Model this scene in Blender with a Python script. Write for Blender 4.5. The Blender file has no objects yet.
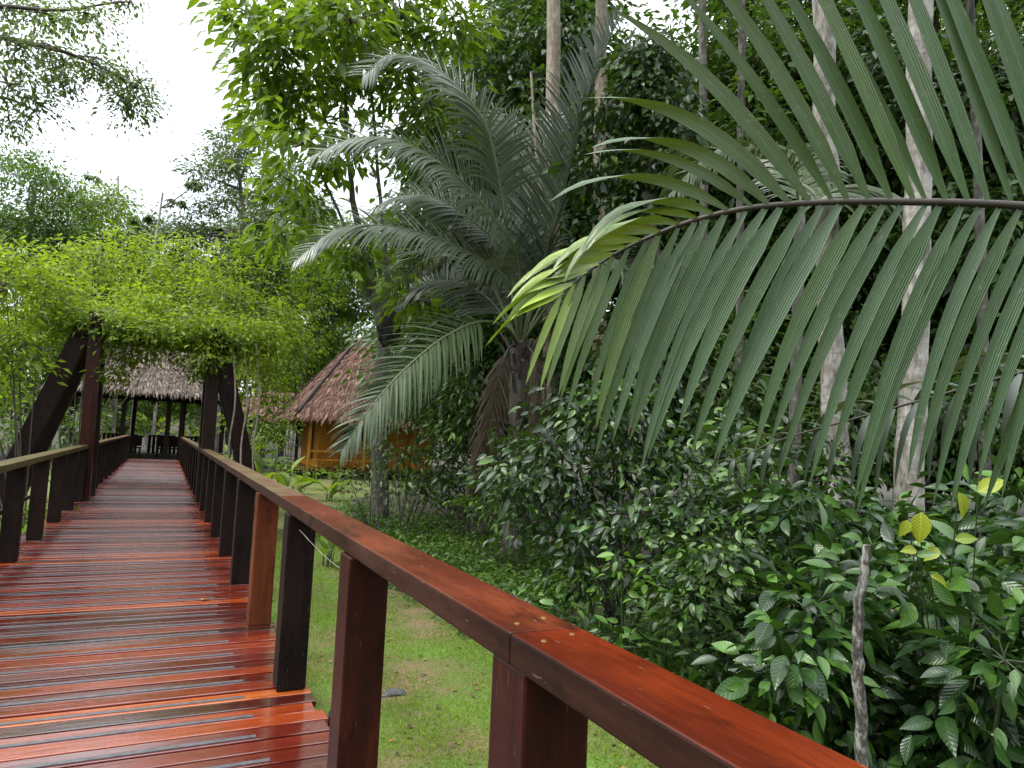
import bpy, bmesh, math, random
import numpy as np
from mathutils import Vector, Matrix
R_ = math.radians
S = bpy.context.scene
COL = S.collection
rng = np.random.default_rng(7)
random.seed(7)

# ------------------------------------------------------------------ camera
F, CH, ROLL, YAW, PITCH = 700.0, 1.55, 0.045, R_(-26.204), R_(4.786)
RM = (Matrix.Rotation(YAW, 3, 'Z') @ Matrix.Rotation(math.pi/2 + PITCH, 3, 'X') @ Matrix.Rotation(ROLL, 3, 'Z'))
cam = bpy.data.objects.new('camera', bpy.data.cameras.new('camera'))
COL.objects.link(cam)
cam.data.sensor_width = 36; cam.data.lens = 36*F/1024
cam.data.clip_start = 0.05; cam.data.clip_end = 2000
cam.matrix_world = Matrix.Translation((0, 0, CH)) @ RM.to_4x4()
S.camera = cam
RN = np.array(RM)
G = -0.8                                   # level of the ground below the deck
def at(px, py, d):                         # point at a depth along the view axis
    return np.array([0, 0, CH]) + d*(RN @ np.array([(px-512)/F, (384-py)/F, -1.0]))
def gp(px, d, z=G):                        # point on the ground at that depth
    a, b = at(px, 384, d), at(px, 484, d)
    return a + (b-a)*((z-a[2])/(b[2]-a[2]))

# ------------------------------------------------------------------ sky and sun
SUN_EL, SUN_AZ = R_(56), R_(-85)           # high, from the left over the clearing
w = bpy.data.worlds.new("World"); S.world = w; w.use_nodes = True
nt = w.node_tree; nt.nodes.clear()
def N(nt, t, **k):
    n = nt.nodes.new(t)
    for a, v in k.items(): setattr(n, a, v)
    return n
out = N(nt, 'ShaderNodeOutputWorld'); add = N(nt, 'ShaderNodeAddShader')
bg1 = N(nt, 'ShaderNodeBackground'); bg2 = N(nt, 'ShaderNodeBackground')
sky = N(nt, 'ShaderNodeTexSky', sky_type='NISHITA', sun_disc=False, sun_elevation=SUN_EL, sun_rotation=SUN_AZ)
nt.links.new(sky.outputs[0], bg1.inputs[0]); bg1.inputs[1].default_value = 0.05
tc = N(nt, 'ShaderNodeTexCoord'); sep = N(nt, 'ShaderNodeSeparateXYZ')
nt.links.new(tc.outputs['Generated'], sep.inputs[0])
zz_ = N(nt, 'ShaderNodeMath', operation='MULTIPLY'); nt.links.new(sep.outputs[2], zz_.inputs[0]); nt.links.new(sep.outputs[2], zz_.inputs[1])
mr = N(nt, 'ShaderNodeMapRange'); mr.inputs[1].default_value = 0; mr.inputs[2].default_value = 1
mr.inputs[3].default_value = 0.50; mr.inputs[4].default_value = 2.6       # overcast: the zenith is far brighter than the horizon
nt.links.new(zz_.outputs[0], mr.inputs[0])
nz = N(nt, 'ShaderNodeTexNoise'); nz.inputs['Scale'].default_value = 2.6; nz.inputs['Detail'].default_value = 5
nt.links.new(tc.outputs['Generated'], nz.inputs['Vector'])
mr2 = N(nt, 'ShaderNodeMapRange'); mr2.inputs[1].default_value = .3; mr2.inputs[2].default_value = .7
mr2.inputs[3].default_value = .86; mr2.inputs[4].default_value = 1.08
nt.links.new(nz.outputs[0], mr2.inputs[0])
mul = N(nt, 'ShaderNodeMath', operation='MULTIPLY')
nt.links.new(mr.outputs[0], mul.inputs[0]); nt.links.new(mr2.outputs[0], mul.inputs[1])
bg2.inputs[0].default_value = (.97, .985, 1, 1); nt.links.new(mul.outputs[0], bg2.inputs[1])
nt.links.new(bg1.outputs[0], add.inputs[0]); nt.links.new(bg2.outputs[0], add.inputs[1]); nt.links.new(add.outputs[0], out.inputs[0])
sl = bpy.data.lights.new('sun', 'SUN'); sl.energy = 1.5; sl.angle = R_(11); sl.color = (1, .96, .88)
so = bpy.data.objects.new('sun', sl); COL.objects.link(so)
dirv = Vector((math.sin(SUN_AZ)*math.cos(SUN_EL), math.cos(SUN_AZ)*math.cos(SUN_EL), math.sin(SUN_EL)))
so.rotation_euler = dirv.to_track_quat('Z', 'Y').to_euler()
vs = S.view_settings; vs.view_transform = 'Standard'; vs.look = 'None'; vs.gamma = 1; vs.use_curve_mapping = False
vs.exposure = 1.08
S.cycles.max_bounces = 6; S.cycles.diffuse_bounces = 3; S.cycles.glossy_bounces = 3
S.cycles.transmission_bounces = 4; S.cycles.sample_clamp_indirect = 4
S.cycles.caustics_reflective = False; S.cycles.caustics_refractive = False

# ------------------------------------------------------------------ materials
def newmat(name):
    m = bpy.data.materials.new(name); m.use_nodes = True
    n = m.node_tree; n.nodes.clear()
    o = N(n, 'ShaderNodeOutputMaterial'); p = N(n, 'ShaderNodeBsdfPrincipled')
    n.links.new(p.outputs[0], o.inputs[0])
    return m, n, p, o
def ramp(n, stops, fac):
    r = N(n, 'ShaderNodeValToRGB'); e = r.color_ramp.elements
    while len(e) > 1: e.remove(e[-1])
    e[0].position = stops[0][0]; e[0].color = (*stops[0][1], 1)
    for p_, c in stops[1:]:
        x = e.new(p_); x.color = (*c, 1)
    n.links.new(fac, r.inputs[0]); return r.outputs[0]
def noise(n, vec, scale, detail=4, rough=.55, dist=0.):
    t = N(n, 'ShaderNodeTexNoise'); t.inputs['Scale'].default_value = scale; t.inputs['Detail'].default_value = detail
    t.inputs['Roughness'].default_value = rough; t.inputs['Distortion'].default_value = dist
    if vec is not None: n.links.new(vec, t.inputs['Vector'])
    return t.outputs[0]
def mapping(n, vec, scale):
    t = N(n, 'ShaderNodeMapping'); t.inputs['Scale'].default_value = scale; n.links.new(vec, t.inputs['Vector']); return t.outputs[0]
def mrange(n, v, a, b, c, d):
    t = N(n, 'ShaderNodeMapRange'); n.links.new(v, t.inputs[0])
    for i, x in enumerate((a, b, c, d)): t.inputs[i+1].default_value = x
    return t.outputs[0]
def math_(n, op, a, b=None):
    t = N(n, 'ShaderNodeMath', operation=op)
    for i, x in enumerate((a, b)):
        if x is None: continue
        if isinstance(x, (int, float)): t.inputs[i].default_value = x
        else: n.links.new(x, t.inputs[i])
    return t.outputs[0]
def mixc(n, f, a, b, mode='MIX'):
    t = N(n, 'ShaderNodeMix', data_type='RGBA', blend_type=mode)
    for s, x in ((0, f), (6, a), (7, b)):
        if isinstance(x, (int, float)): t.inputs[s].default_value = x
        elif isinstance(x, tuple): t.inputs[s].default_value = (*x, 1)
        else: n.links.new(x, t.inputs[s])
    return t.outputs[2]
def bump(n, h, strength, dist, p):
    b = N(n, 'ShaderNodeBump'); b.inputs['Strength'].default_value = strength; b.inputs['Distance'].default_value = dist
    n.links.new(h, b.inputs['Height']); n.links.new(b.outputs[0], p.inputs['Normal'])

def leafmat(name, c0, c1, c2, rough=.4, trans=.3, veins=0, pleats=False, spec=.5, spots=0, tips=False):
    m, n, p, o = newmat(name)
    c0, c1, c2 = [tuple(x*k for x in c) for c, k in ((c0, .58), (c1, .70), (c2, .80))]
    a = N(n, 'ShaderNodeAttribute', attribute_name='luv'); s = N(n, 'ShaderNodeSeparateXYZ')
    n.links.new(a.outputs['Vector'], s.inputs[0])
    col = ramp(n, [(0, c0), (.5, c1), (1, c2)], s.outputs[2])
    geo = N(n, 'ShaderNodeNewGeometry')
    nf = noise(n, geo.outputs['Position'], 9, 3)
    col = mixc(n, mrange(n, nf, .35, .75, 0, .35), col, tuple(x*.6 for x in c1))
    au = math_(n, 'ABSOLUTE', s.outputs[0])
    if veins or pleats:
        rib = mrange(n, au, 0, .09, 1, 0)                        # the midrib is paler
        col = mixc(n, math_(n, 'MULTIPLY', rib, .45), col, tuple(min(1, x*2.2+.03) for x in c1))
    if spots:
        sp = noise(n, geo.outputs['Position'], 26, 5, .7)
        col = mixc(n, mrange(n, sp, .60, .72, 0, spots), col, (.24, .25, .19))
    if tips:                                                     # dry brown ends and torn edges
        bn = noise(n, geo.outputs['Position'], 14, 4, .7)
        e_ = math_(n, 'ADD', s.outputs[1], math_(n, 'MULTIPLY', bn, .22))
        col = mixc(n, mrange(n, e_, 1.06, 1.12, 0, .85), col, (.10, .065, .03))
        e2 = math_(n, 'ADD', math_(n, 'MULTIPLY', au, .55), bn)
        col = mixc(n, mrange(n, e2, 1.15, 1.2, 0, .7), col, (.13, .10, .045))
    n.links.new(col, p.inputs['Base Color'])
    p.inputs['Roughness'].default_value = rough; p.inputs['Specular IOR Level'].default_value = spec
    if veins:
        v = math_(n, 'SUBTRACT', math_(n, 'MULTIPLY', s.outputs[1], veins), math_(n, 'MULTIPLY', au, veins*.3))
        h = math_(n, 'ABSOLUTE', math_(n, 'SINE', math_(n, 'MULTIPLY', v, math.pi)))
        bump(n, h, .22, .008, p)
    if pleats:
        h = math_(n, 'SINE', math_(n, 'MULTIPLY', s.outputs[0], 26.))
        h2 = noise(n, mapping(n, a.outputs['Vector'], (14, 2, 1)), 3, 3)
        bump(n, math_(n, 'ADD', h, h2), .35, .004, p)
    if trans:
        t = N(n, 'ShaderNodeBsdfTranslucent'); ms = N(n, 'ShaderNodeMixShader'); ms.inputs[0].default_value = trans
        tcx = mixc(n, .5, col, tuple(min(1, x*1.5) for x in (c2[0], c2[1], c2[2]*.4)))
        n.links.new(tcx, t.inputs[0]); n.links.new(p.outputs[0], ms.inputs[1]); n.links.new(t.outputs[0], ms.inputs[2])
        n.links.new(ms.outputs[0], o.inputs[0])
    return m

def woodmat(name, dark, mid, light, axis='Z', rough=(.25, .5), coat=.3, moss=None, grain=14):
    m, n, p, o = newmat(name)
    dark, mid, light = [tuple(x*.78 for x in c) for c in (dark, mid, light)]
    geo = N(n, 'ShaderNodeNewGeometry')
    sc = {'X': (1.2, grain, grain), 'Y': (grain, 1.2, grain), 'Z': (grain, grain, 1.2)}[axis]
    v = mapping(n, geo.outputs['Position'], sc)
    g = noise(n, v, 1.0, 8, .62, .6); g2 = noise(n, geo.outputs['Position'], 1.7, 4); g3 = noise(n, v, 6, 4)
    f = math_(n, 'ADD', math_(n, 'MULTIPLY', g, .6), math_(n, 'ADD', math_(n, 'MULTIPLY', g2, .35), math_(n, 'MULTIPLY', g3, .15)))
    col = ramp(n, [(.36, dark), (.55, mid), (.74, light)], f)
    fine = noise(n, mapping(n, v, (2.2, 2.2, 2.2)), 4.5, 6, .7, .8)
    col = mixc(n, mrange(n, fine, .50, .62, 0, .55), col, dark)
    st = noise(n, mapping(n, geo.outputs['Position'], (1, .5, .5)), 7, 7, .75)
    col = mixc(n, mrange(n, st, .54, .66, 0, .75), col, tuple(x*.45 for x in dark))      # water stains
    sc_ = noise(n, mapping(n, v, (5, 5, 5)), 2, 2, .5)
    col = mixc(n, mrange(n, sc_, .70, .74, 0, .35), col, (.22, .16, .12))                # scuffs
    if moss:
        mo = noise(n, geo.outputs['Position'], 3.2, 6, .7)
        col = mixc(n, mrange(n, mo, .42, .62, 0, .85), col, moss)
    n.links.new(col, p.inputs['Base Color'])
    n.links.new(mrange(n, g2, .3, .7, rough[0], rough[1]), p.inputs['Roughness'])
    p.inputs['Coat Weight'].default_value = coat; p.inputs['Coat Roughness'].default_value = .12; p.inputs['Specular IOR Level'].default_value = .09
    bump(n, f, .25, .006, p)
    return m

def plainmat(name, c, rough=.5, metal=0., var=.25, scale=8):
    m, n, p, o = newmat(name)
    geo = N(n, 'ShaderNodeNewGeometry')
    nf = noise(n, geo.outputs['Position'], scale, 5, .65)
    n.links.new(mixc(n, mrange(n, nf, .3, .7, 0, 1), tuple(x*(1-var) for x in c), tuple(min(1, x*(1+var)) for x in c)), p.inputs['Base Color'])
    p.inputs['Roughness'].default_value = rough; p.inputs['Metallic'].default_value = metal
    bump(n, nf, .2, .01, p)
    return m

def barkmat(name, dark, mid, pale, patch=.5, scale=5):
    m, n, p, o = newmat(name)
    dark, mid, pale = [tuple(x*.8 for x in c) for c in (dark, mid, pale)]
    geo = N(n, 'ShaderNodeNewGeometry'); P = geo.outputs['Position']
    a = noise(n, mapping(n, P, (1, 1, .35)), scale*2.4, 8, .7); b = noise(n, mapping(n, P, (1, 1, .55)), scale*.8, 6, .68, .6)
    rings = noise(n, mapping(n, P, (.6, .6, 9)), 1.6, 3)
    col = ramp(n, [(.3, dark), (.5, mid), (.68, pale)], a)
    col = mixc(n, mrange(n, b, patch, patch+.1, 0, .85), col, pale)
    col = mixc(n, mrange(n, b, patch-.10, patch-.22, 0, .8), col, dark)
    col = mixc(n, mrange(n, rings, .5, .7, 0, .4), col, dark)
    n.links.new(col, p.inputs['Base Color']); p.inputs['Roughness'].default_value = .85
    bump(n, math_(n, 'ADD', a, b), .6, .03, p)
    return m

M = {}
M['jungle'] = leafmat('dark_jungle_leaf', (.020, .048, .012), (.044, .102, .020), (.105, .205, .03), .42, .28, spec=.4)
M['jungle2'] = leafmat('mid_jungle_leaf', (.030, .068, .012), (.068, .15, .020), (.15, .28, .03), .45, .3, spec=.35)
M['canopy'] = leafmat('canopy_leaf', (.045, .10, .010), (.115, .225, .015), (.24, .38, .024), .42, .42, spec=.35)
M['bright'] = leafmat('bright_leaf', (.06, .115, .012), (.19, .31, .020), (.34, .47, .035), .5, .45, spec=.3)
M['fresh'] = leafmat('fresh_leaf', (.06, .125, .010), (.13, .24, .015), (.24, .38, .025), .5, .38, spec=.3)
M['grey'] = leafmat('grey_green_leaf', (.045, .08, .028), (.08, .135, .038), (.14, .21, .055), .5, .32)
M['purple'] = leafmat('fine_greyish_leaf', (.06, .08, .05), (.10, .145, .055), (.16, .26, .05), .5, .45, spec=.3)
M['glossy'] = leafmat('glossy_bush_leaf', (.010, .030, .006), (.023, .066, .011), (.11, .22, .03), .28, .14, veins=7, spec=.5)
M['broad'] = leafmat('broad_understory_leaf', (.010, .034, .007), (.027, .080, .014), (.10, .22, .03), .29, .14, veins=8, spec=.45)
M['yellow'] = leafmat('yellowing_leaf', (.20, .36, .03), (.38, .46, .03), (.52, .55, .05), .42, .35, veins=9)
M['lime'] = leafmat('new_lime_leaf', (.07, .17, .015), (.11, .25, .02), (.17, .34, .03), .38, .25, veins=7)
M['frondbig'] = leafmat('broad_frond_leaflet', (.032, .080, .026), (.074, .150, .052), (.36, .52, .015), .30, .06, pleats=True, spots=.5, spec=.6, tips=True)
M['frond'] = leafmat('palm_leaflet', (.030, .056, .028), (.105, .145, .085), (.20, .25, .16), .33, .14, spec=.6)
M['frondpale'] = leafmat('pale_palm_leaflet', (.05, .085, .035), (.09, .135, .055), (.15, .2, .085), .4, .2)
M['dead'] = leafmat('dead_palm_leaflet', (.05, .03, .016), (.10, .065, .035), (.17, .115, .065), .8, .1)
M['rachis'] = plainmat('palm_rachis', (.055, .075, .02), .5)
M['rachisdark'] = plainmat('dark_palm_rachis', (.028, .022, .012), .6)
M['twig'] = plainmat('twig_bark', (.06, .05, .04), .9)
M['stem'] = plainmat('green_stem', (.035, .055, .02), .6)
M['bark'] = barkmat('brown_bark', (.03, .025, .02), (.085, .07, .052), (.17, .15, .12), .6)
M['barkpale'] = barkmat('pale_lichen_bark', (.07, .062, .048), (.25, .23, .19), (.48, .46, .41), .49)
M['barklichen'] = barkmat('white_blotched_bark', (.03, .027, .02), (.09, .08, .06), (.50, .50, .46), .52, 16)
M['barktan'] = barkmat('tan_bark', (.14, .11, .075), (.30, .25, .18), (.46, .41, .32), .52)
M['barkgrey'] = barkmat('grey_bark', (.05, .045, .036), (.12, .11, .09), (.30, .29, .25), .55)
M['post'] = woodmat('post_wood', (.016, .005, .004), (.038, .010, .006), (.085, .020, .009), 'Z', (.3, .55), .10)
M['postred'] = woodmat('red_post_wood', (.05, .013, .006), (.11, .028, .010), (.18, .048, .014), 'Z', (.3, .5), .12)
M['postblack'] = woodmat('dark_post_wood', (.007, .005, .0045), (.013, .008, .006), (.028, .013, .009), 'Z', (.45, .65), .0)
M['railnew'] = woodmat('red_rail_wood', (.05, .006, .002), (.12, .015, .0025), (.20, .031, .004), 'Y', (.3, .55), .12, grain=10)
M['railmid'] = woodmat('brown_red_rail_wood', (.045, .009, .004), (.10, .019, .007), (.19, .042, .013), 'Y', (.25, .5), .25, grain=10)
M['railedge'] = woodmat('dark_rail_edge', (.018, .009, .006), (.042, .018, .011), (.075, .035, .022), 'Y', (.4, .65), .0, grain=10)
M['railold'] = woodmat('weathered_rail_wood', (.05, .025, .016), (.12, .058, .035), (.19, .105, .065), 'Y', (.5, .75), .0, moss=(.085, .085, .03), grain=10)
M['railmoss'] = woodmat('mossy_rail_wood', (.05, .035, .018), (.10, .075, .035), (.16, .125, .06), 'Y', (.6, .8), .0, moss=(.075, .07, .025), grain=10)
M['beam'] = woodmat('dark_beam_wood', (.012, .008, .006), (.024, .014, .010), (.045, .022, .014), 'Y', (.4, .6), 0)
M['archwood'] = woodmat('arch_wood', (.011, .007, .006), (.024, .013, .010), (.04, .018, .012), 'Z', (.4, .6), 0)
M['hutwall'] = woodmat('orange_hut_boards', (.42, .16, .022), (.60, .26, .04), (.70, .36, .07), 'Z', (.5, .7), .0, grain=5)
M['hutdark'] = woodmat('brown_hut_wood', (.05, .025, .012), (.10, .045, .02), (.16, .075, .03), 'Z', (.5, .7), 0)
M['strip'] = plainmat('grey_grip_strip', (.062, .06, .066), .38, 0, .45, 25)
M['metal'] = plainmat('brushed_fitting', (.45, .45, .44), .35, .8)
M['brass'] = plainmat('brass_screw', (.45, .30, .10), .35, .9)
M['blackmetal'] = plainmat('black_housing', (.02, .02, .022), .45)
M['glass'] = plainmat('grey_lamp_glass', (.35, .38, .4), .08)
M['wire'] = plainmat('pale_wire', (.4, .38, .34), .5)
M['stone'] = plainmat('dark_stone', (.05, .05, .052), .6, 0, .4, 30)
M['nest'] = plainmat('termite_nest', (.012, .010, .009), .95, 0, .4, 20)
M['white'] = plainmat('white_ridge_cap', (.6, .6, .58), .6)
M['thatch'] = leafmat('grey_thatch', (.045, .03, .022), (.105, .075, .058), (.23, .18, .145), .9, 0)
M['thatchred'] = leafmat('red_brown_thatch', (.115, .052, .036), (.23, .115, .08), (.38, .24, .18), .9, 0)
M['grass'] = leafmat('lawn_blade', (.13, .25, .014), (.23, .40, .024), (.36, .54, .045), .6, .35, spec=.2)
M['litter'] = leafmat('fallen_leaf', (.05, .03, .015), (.12, .07, .03), (.30, .17, .05), .7, .1)
M['orangeleaf'] = leafmat('orange_fallen_leaf', (.5, .26, .05), (.6, .34, .08), (.7, .4, .1), .5, .1)

def deckmat():
    m, n, p, o = newmat('wet_deck_wood')
    geo = N(n, 'ShaderNodeNewGeometry'); P = geo.outputs['Position']
    a = N(n, 'ShaderNodeAttribute', attribute_name='luv'); s = N(n, 'ShaderNodeSeparateXYZ'); n.links.new(a.outputs['Vector'], s.inputs[0])
    g = noise(n, mapping(n, P, (1.1, 16, 16)), 1, 8, .6, .6)
    blot = noise(n, P, 1.3, 5, .6)
    f = math_(n, 'ADD', math_(n, 'MULTIPLY', s.outputs[2], .62), math_(n, 'ADD', math_(n, 'MULTIPLY', g, .32), math_(n, 'MULTIPLY', blot, .22)))
    col = ramp(n, [(.22, (.018, .003, .002)), (.42, (.066, .0065, .003)), (.62, (.135, .016, .004)), (.82, (.27, .045, .006)), (1, (.36, .10, .015))], f)
    st = noise(n, mapping(n, P, (1, 2.5, 1)), 4, 6, .7)
    col = mixc(n, mrange(n, st, .55, .7, 0, .5), col, (.022, .006, .004))
    n.links.new(col, p.inputs['Base Color'])
    wet = noise(n, mapping(n, P, (.7, 1.6, 1)), 1.6, 5, .62)
    n.links.new(mrange(n, wet, .38, .66, .16, .42), p.inputs['Roughness']); p.inputs['Specular IOR Level'].default_value = .22
    n.links.new(mrange(n, wet, .55, .75, 1, .5), p.inputs['Coat Weight']); p.inputs['Coat IOR'].default_value = 1.7
    n.links.new(mrange(n, wet, .34, .66, .03, .17), p.inputs['Coat Roughness'])
    bump(n, math_(n, 'ADD', math_(n, 'MULTIPLY', g, .5), noise(n, P, 7, 3)), .10, .010, p)
    cb = N(n, 'ShaderNodeBump'); cb.inputs['Strength'].default_value = .22; cb.inputs['Distance'].default_value = .01
    n.links.new(math_(n, 'ADD', noise(n, mapping(n, P, (.35, 3.0, 1)), 8, 5, .65), math_(n, 'MULTIPLY', g, .5)), cb.inputs['Height']); n.links.new(cb.outputs[0], p.inputs['Coat Normal'])
    return m
M['deck'] = deckmat()

def groundmat():
    m, n, p, o = newmat('forest_floor')
    geo = N(n, 'ShaderNodeNewGeometry'); P = geo.outputs['Position']
    a = noise(n, P, 2.2, 8, .7); b = noise(n, P, 17, 6, .7)
    col = ramp(n, [(.3, (.010, .009, .005)), (.5, (.022, .020, .009)), (.7, (.03, .05, .012))], a)
    col = mixc(n, mrange(n, b, .5, .66, 0, .8), col, (.060, .036, .018))
    n.links.new(col, p.inputs['Base Color']); p.inputs['Roughness'].default_value = .95
    bump(n, b, .8, .05, p); return m
def lawnmat():
    m, n, p, o = newmat('lawn_ground')
    geo = N(n, 'ShaderNodeNewGeometry'); P = geo.outputs['Position']
    a = noise(n, P, 1.1, 7, .68); b = noise(n, P, 30, 5, .7)
    col = ramp(n, [(.38, (.18, .12, .06)), (.47, (.11, .12, .024)), (.60, (.09, .165, .014)), (.75, (.14, .235, .02))], a)
    col = mixc(n, mrange(n, b, .4, .7, 0, .55), col, (.025, .042, .009))
    n.links.new(col, p.inputs['Base Color']); p.inputs['Roughness'].default_value = .95
    bump(n, b, .8, .04, p); return m
M['ground'] = groundmat(); M['lawn'] = lawnmat()

# ------------------------------------------------------------------ builders
def tag(o, label=None, cat=None, group=None, kind=None):
    for k, v in (('label', label), ('category', cat), ('group', group), ('kind', kind)):
        if v: o[k] = v
    return o
def thing(name, label, cat, loc=(0, 0, 0), group=None):
    o = bpy.data.objects.new(name, None); COL.objects.link(o); o.location = Vector(loc); o.empty_display_size = .2
    return tag(o, label, cat, group)
def link(name, me, mat=None, parent=None, label=None):
    if mat is not None and not me.materials: me.materials.append(mat)
    o = bpy.data.objects.new(name, me); COL.objects.link(o)
    if parent is not None: o.parent = parent
    if label: o['label'] = label
    return o
def copy_tree(o, loc, rz=0., sc=1., label=None, group=None, parent=None):
    c = o.copy(); COL.objects.link(c)
    if parent is None:
        c.location = Vector(loc); c.rotation_euler = (0, 0, rz); c.scale = sc if hasattr(sc, '__len__') else (sc, sc, sc)
        if label: c['label'] = label
        if group: c['group'] = group
    else: c.parent = parent
    for ch in o.children: copy_tree(ch, None, parent=c)
    return c

def mesh_np(name, V, faces, luv=None, smooth=True):
    """V (n,3); faces: list of int arrays (m,k)"""
    me = bpy.data.meshes.new(name)
    V = np.ascontiguousarray(V, dtype=np.float32)
    me.vertices.add(len(V)); me.vertices.foreach_set('co', V.ravel())
    tot = np.concatenate([np.full(len(f), f.shape[1], dtype=np.int32) for f in faces])
    idx = np.concatenate([f.ravel() for f in faces]).astype(np.int32)
    me.loops.add(len(idx)); me.loops.foreach_set('vertex_index', idx)
    me.polygons.add(len(tot))
    st = np.concatenate([[0], np.cumsum(tot)[:-1]]).astype(np.int32)
    me.polygons.foreach_set('loop_start', st)
    me.polygons.foreach_set('use_smooth', np.full(len(tot), smooth, dtype=bool))
    if luv is not None:
        at_ = me.attributes.new('luv', 'FLOAT_VECTOR', 'POINT')
        at_.data.foreach_set('vector', np.ascontiguousarray(luv, dtype=np.float32).ravel())
    me.update(calc_edges=True); me.validate()
    return me

class Acc:                                             # collects verts and faces of one part
    def __init__(s): s.V = []; s.F = {}; s.L = []; s.n = 0
    def add(s, V, faces, luv=None):
        V = np.asarray(V, float); s.V.append(V)
        s.L.append(np.zeros_like(V) if luv is None else np.asarray(luv, float))
        for f in faces:
            f = np.asarray(f)
            if len(f): s.F.setdefault(f.shape[1], []).append(f + s.n)
        s.n += len(V)
    def tube(s, pts, radii, sides=8, cap=True):
        pts = np.asarray(pts, float); n = len(pts); radii = np.broadcast_to(radii, (n,))
        t = np.gradient(pts, axis=0); t /= np.linalg.norm(t, axis=1)[:, None] + 1e-9
        ref = np.array([1., 0, 0]) if abs(t[0][0]) < .8 else np.array([0, 1., 0])
        u = np.cross(t, ref); u /= np.linalg.norm(u, axis=1)[:, None] + 1e-9; v = np.cross(t, u)
        a = np.linspace(0, 2*np.pi, sides, endpoint=False)
        ring = pts[:, None] + radii[:, None, None]*(np.cos(a)[None, :, None]*u[:, None] + np.sin(a)[None, :, None]*v[:, None])
        i = np.arange(n-1)[:, None]*sides; j = np.arange(sides)[None]; k = (j+1) % sides
        q = np.stack([i+j, i+k, i+sides+k, i+sides+j], -1).reshape(-1, 4)
        s.add(ring.reshape(-1, 3), [q])
        if cap: s.add(ring[-1], [np.arange(sides)[None]])
    def box(s, c, size, rz=0., tone=None, rot=None):
        x, y, z = np.asarray(size)/2
        V = np.array([[-x, -y, -z], [x, -y, -z], [x, y, -z], [-x, y, -z], [-x, -y, z], [x, -y, z], [x, y, z], [-x, y, z]])
        if rot is not None: V = V @ np.asarray(rot).T
        elif rz: V = V @ np.array(Matrix.Rotation(rz, 3, 'Z')).T
        L = None if tone is None else np.tile([0, 0, tone], (8, 1))
        s.add(V + np.asarray(c), [np.array([[0, 3, 2, 1], [4, 5, 6, 7], [0, 1, 5, 4], [1, 2, 6, 5], [2, 3, 7, 6], [3, 0, 4, 7]])], L)
    def build(s, name, mat, parent=None, origin=(0, 0, 0), smooth=True, label=None, bevel=0):
        V = np.concatenate(s.V) - np.asarray(origin)
        me = mesh_np(name, V, [np.concatenate(f) for f in s.F.values()], np.concatenate(s.L), smooth)
        o = link(name, me, mat, parent, label)
        if bevel:
            b = o.modifiers.new('bevel', 'BEVEL'); b.width = bevel; b.segments = 2
        return o

def beam(acc, a, b, wx, wy, up=(0, 0, 1), tone=None):   # squared timber from a to b
    a, b = np.asarray(a, float), np.asarray(b, float); d = b-a; L = np.linalg.norm(d); d /= L
    u = np.asarray(up, float); x = np.cross(u, d)
    if np.linalg.norm(x) < 1e-3: x = np.cross([0, 1., 0], d)
    x /= np.linalg.norm(x); y = np.cross(d, x)
    acc.box((a+b)/2, (wx, wy, L), rot=np.stack([x, y, d], 1), tone=tone)

def spline(pts, n):                                     # smooth path through points
    P = np.asarray(pts, float); P = np.vstack([2*P[0]-P[1], P, 2*P[-1]-P[-2]]); m = len(P)-3
    t = np.linspace(0, m-1e-6, n); i = t.astype(int); f = (t-i)[:, None]
    a, b, c, d = P[i], P[i+1], P[i+2], P[i+3]
    return .5*((2*b) + (c-a)*f + (2*a-5*b+4*c-d)*f**2 + (3*b-3*c+d-a)*f**3)

def nrm(a): return a/(np.linalg.norm(a, axis=-1, keepdims=True)+1e-9)

# leaf templates: columns x across, y along, z up
def tpl(stations, widths, fold=.18):
    V = [[0, 0, 0]]; n = len(stations)
    for s_, w_ in zip(stations, widths): V += [[-w_/2, s_, fold*w_], [0, s_, 0], [w_/2, s_, fold*w_]]
    V.append([0, 1, 0]); q, t = [], [[0, 2, 1], [0, 3, 2]]
    for i in range(n-1):
        a = 1+3*i; b = a+3
        q += [[a, a+1, b+1, b], [a+1, a+2, b+2, b+1]]
    a = 1+3*(n-1); e = len(V)-1; t += [[a, a+1, e], [a+1, a+2, e]]
    return np.array(V, float), [np.array(t)] + ([np.array(q)] if q else [])
T4 = (np.array([[0, 0, 0], [-.5, .45, .14], [.5, .45, .14], [0, 1, 0]]), [np.array([[0, 3, 1], [0, 2, 3]])])
T8 = tpl([.28, .62], [.9, .82])
TB = tpl([.09, .24, .42, .6, .78, .91], [.42, .86, 1., .9, .56, .22])
TS = tpl([.5], [1.], 0)

def leaves(T, pos, Y, Z, length, width, tone, curl=.25):
    V0, faces = T; n, k = len(pos), len(V0)
    Y = nrm(Y); X = nrm(np.cross(Y, Z)); Z = np.cross(X, Y)
    v = V0[None]; L = np.broadcast_to(length, (n,))[:, None, None]; W = np.broadcast_to(width, (n,))[:, None, None]
    C = np.broadcast_to(curl, (n,))[:, None, None]
    P = pos[:, None] + v[..., :1]*W*X[:, None] + v[..., 1:2]*L*Y[:, None] + (v[..., 2:]*W - C*L*v[..., 1:2]**2)*Z[:, None]
    luv = np.empty((n, k, 3)); luv[..., 0] = V0[:, 0]*2; luv[..., 1] = V0[:, 1]; luv[..., 2] = np.broadcast_to(tone, (n,))[:, None]
    off = (np.arange(n)*k)[:, None, None]
    return P.reshape(-1, 3), [(f[None]+off).reshape(-1, f.shape[1]) for f in faces], luv.reshape(-1, 3)

def rand_dir(n): return nrm(rng.normal(size=(n, 3)))

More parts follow.
